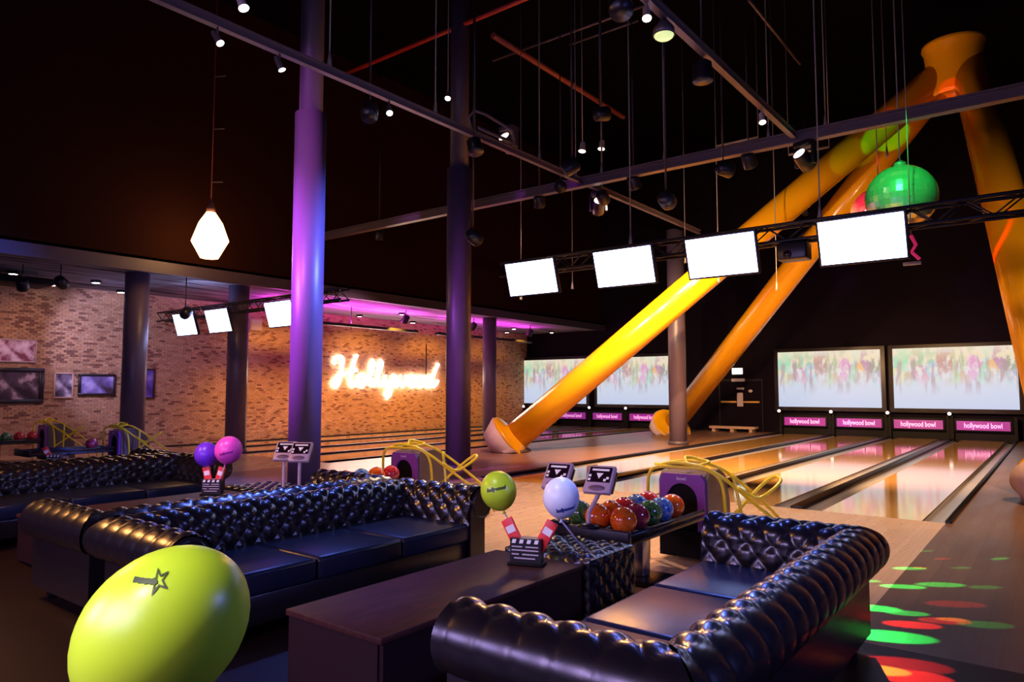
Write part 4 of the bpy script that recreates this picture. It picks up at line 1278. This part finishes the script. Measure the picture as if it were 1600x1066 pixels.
# yellow legs: lamps added to brighten the tubes and the crown
wash((-8.4, 9.9, 4.4), (-9.2, 16.6, 2.4), P_['leg'], (1, .72, .42), 'added warm stage lamp aimed at the first yellow tube', angle=50, blend=.8)
wash((-4.6, 9.9, 4.5), (-6.5, 19.0, 4.2), P_['leg'] * 1.1, (1, .62, .30), 'added warm stage lamp aimed high on the yellow tubes', angle=60, blend=.8)
wash((-7.4, 12.8, 5.6), (-9.8, 22.0, 2.4), P_['leg'] * 1.2, (1, .68, .36), 'added warm stage lamp aimed at the rear yellow tube', angle=40, blend=.8)
wash((-6.2, 10.9, 6.6), (-1.9, 20.2, 9.2), P_['crown'], (1, .50, .16), 'added amber stage lamp aimed at the crown of the yellow tripod', angle=22, blend=.9)
# pin spots added to brighten the balloons, and one more leg lamp
wash((-3.3, 1.2, 5.2), (-2.95, 4.0, .85), P_['pin'], (1, .92, .9), 'added white pin spot aimed at the lime and white balloons', angle=11, blend=.4)
wash((-6.4, 1.8, 5.2), (-7.68, 4.45, .92), P_['pin'] * 1.6, (1, .6, .95), 'added pink pin spot aimed at the violet and pink balloons', angle=8, blend=.4)
wash((-1.7, -.75, 2.9), (-1.53, .77, 1.13), P_['pin'] * .5, (1, .92, .72), 'added white pin spot aimed at the large lime balloon', angle=14, blend=.4)
wash((2.2, 9.0, 4.0), (-.5, 15.6, 3.6), P_['leg'] * .5, (1, .62, .3), 'added warm stage lamp aimed at the upright yellow leg', angle=50, blend=.8)
# lounge: unseen panels and blue spots added for the sofa highlights
wash((-2.4, -2.2, 2.5), (-2.4, 2.4, .6), P_['lounge'], (.62, .45, 1), 'added lavender panel lamp, unseen behind the lounge', 'AREA', sx=3.0, sy=1.3)
wash((-6.4, -2.2, 2.5), (-5.8, 2.4, .6), P_['lounge'] * .8, (.55, .42, 1), 'second added lavender panel lamp, unseen behind the lounge', 'AREA', sx=3.0, sy=1.3)
wash((3.2, 4.4, 3.0), (-.9, 3.6, .6), P_['lounge_blue'], (.22, .25, 1), 'added unseen blue panel lamp above the dark walkway', 'AREA', sx=1.4, sy=.4)
wash((-9.0, 1.2, 3.6), (-5.0, 2.6, .6), P_['lounge'] * .7, (1, .42, .12), 'added unseen orange panel lamp behind the dark sofas', 'AREA', sx=1.0, sy=.5)
wash((-3.48, 6.4, 5.6), (-1.6, 3.7, .5), P_['seat_blue'], (.12, .2, 1), 'added blue spot on the short track aimed at the nearest sofa', angle=27, blend=.7, size=.2)
wash((-7.78, 6.7, 5.6), (-4.9, 3.7, .6), P_['seat_blue'] * .5, (.12, .2, 1), 'added blue spot on the long track aimed at the long middle sofa', angle=27, blend=.7, size=.2)
# mirror balls: green and red pin spots added to colour them
wash((-1.6, 8.6, 7.4), (-1.94, 13.0, 4.8), P_['ball'], (.03, 1, .12), 'added green pin spot aimed at the mirror ball', angle=13, blend=.2)
wash((-4.3, 11.8, 5.4), (-2.6, 14.5, 4.9), P_['ball'] * .7, (1, .02, .05), 'added red pin spot aimed at the second mirror ball', angle=18, blend=.2)
# far wall: lamp added for a violet tint
wash((-6.5, 24.5, 7.5), (-8.5, YW, 3.6), P_['back_wall'], (.6, .12, .6), 'added violet wash lamp above the far screens', angle=120, blend=1)
# projector added to throw the coloured floor spots: each beam is its own narrow lamp
LP = Vector((-2.9, 10.3, 3.60))
r = empty('added_effect_projector', LP, 0, 'added black effect projector throwing green and red beams over the walkway', 'stage light')
MB().rbox(-.2, .2, -.15, .15, -.12, .12, .02).build('body', M['softblack'], r)
MB().lathe([(.06, 0), (.05, .03)], 14, Matrix.Translation((-.05, -.15, -.05)) @ Matrix.Rotation(R(90), 4, 'X')).build('lens', M['screenoff'], r)
G, RD, OR = (.02, 1, .12), (1, .02, .01), (1, .45, .03)
def ground(px, py):
    d = ray(px, py); k = -1.65 / d.z
    return Vector((0, 0, 1.65)) + d * k
BEAMS = [(1418, 990, G, 5.6, 1.5), (1385, 946, G, 4.6, 1.2), (1440, 954, G, 3.4, .8), (1432, 913, G, 4.4, 1.3), (1490, 910, G, 5., 1.), (1560, 914, G, 3.6, .25), (1440, 885, G, 4., 1.),
         (1385, 878, G, 2.6, .4), (1375, 904, G, 2.8, .4), (1580, 870, G, 3.4, .4), (1465, 858, G, 2.2, .3), (1565, 972, G, 4., .25), (1520, 884, G, 3, .2),
         (1450, 972, RD, 4.0, 1.2), (1500, 966, RD, 3.8, .6), (1450, 1052, RD, 4.2, 1.3), (1440, 1034, RD, 5, .5), (1405, 1042, OR, 3.0, .9), (1455, 884, OR, 2.0, .6), (1512, 964, OR, 2.4, .6), (1490, 870, RD, 2.6, .25), (1515, 940, RD, 5, .25)]
for (px, py, c, ang, k) in BEAMS:
    g = ground(px, py)
    l = lamp('SPOT', 'beam', (-.05, -.2, -.05), None, P_['laser'] * k * 3, c, .006, ang, .35)
    l.parent = r
    l.rotation_euler = frame_to(g - LP)
    l.scale = (1, .26, 1)
for (px, py, Y, c, ang, k) in [(1392, 205, 20.6, G, 5.5, 14), (1398, 170, 20.2, RD, 3, 8), (1492, 145, 19.6, RD, 4, 10), (1330, 245, 19.0, (.5, 1, .05), 6, 3), (1516, 215, 17.8, RD, 2, 4)]:
    d = ray(px, py); q = Vector((0, 0, 1.65)) + d * (Y / d.y)
    l = lamp('SPOT', 'beam', (-.05, .2, .1), None, P_['laser'] * k * .10, c, .008, ang, .3)
    l.parent = r
    l.rotation_euler = frame_to(q - LP)
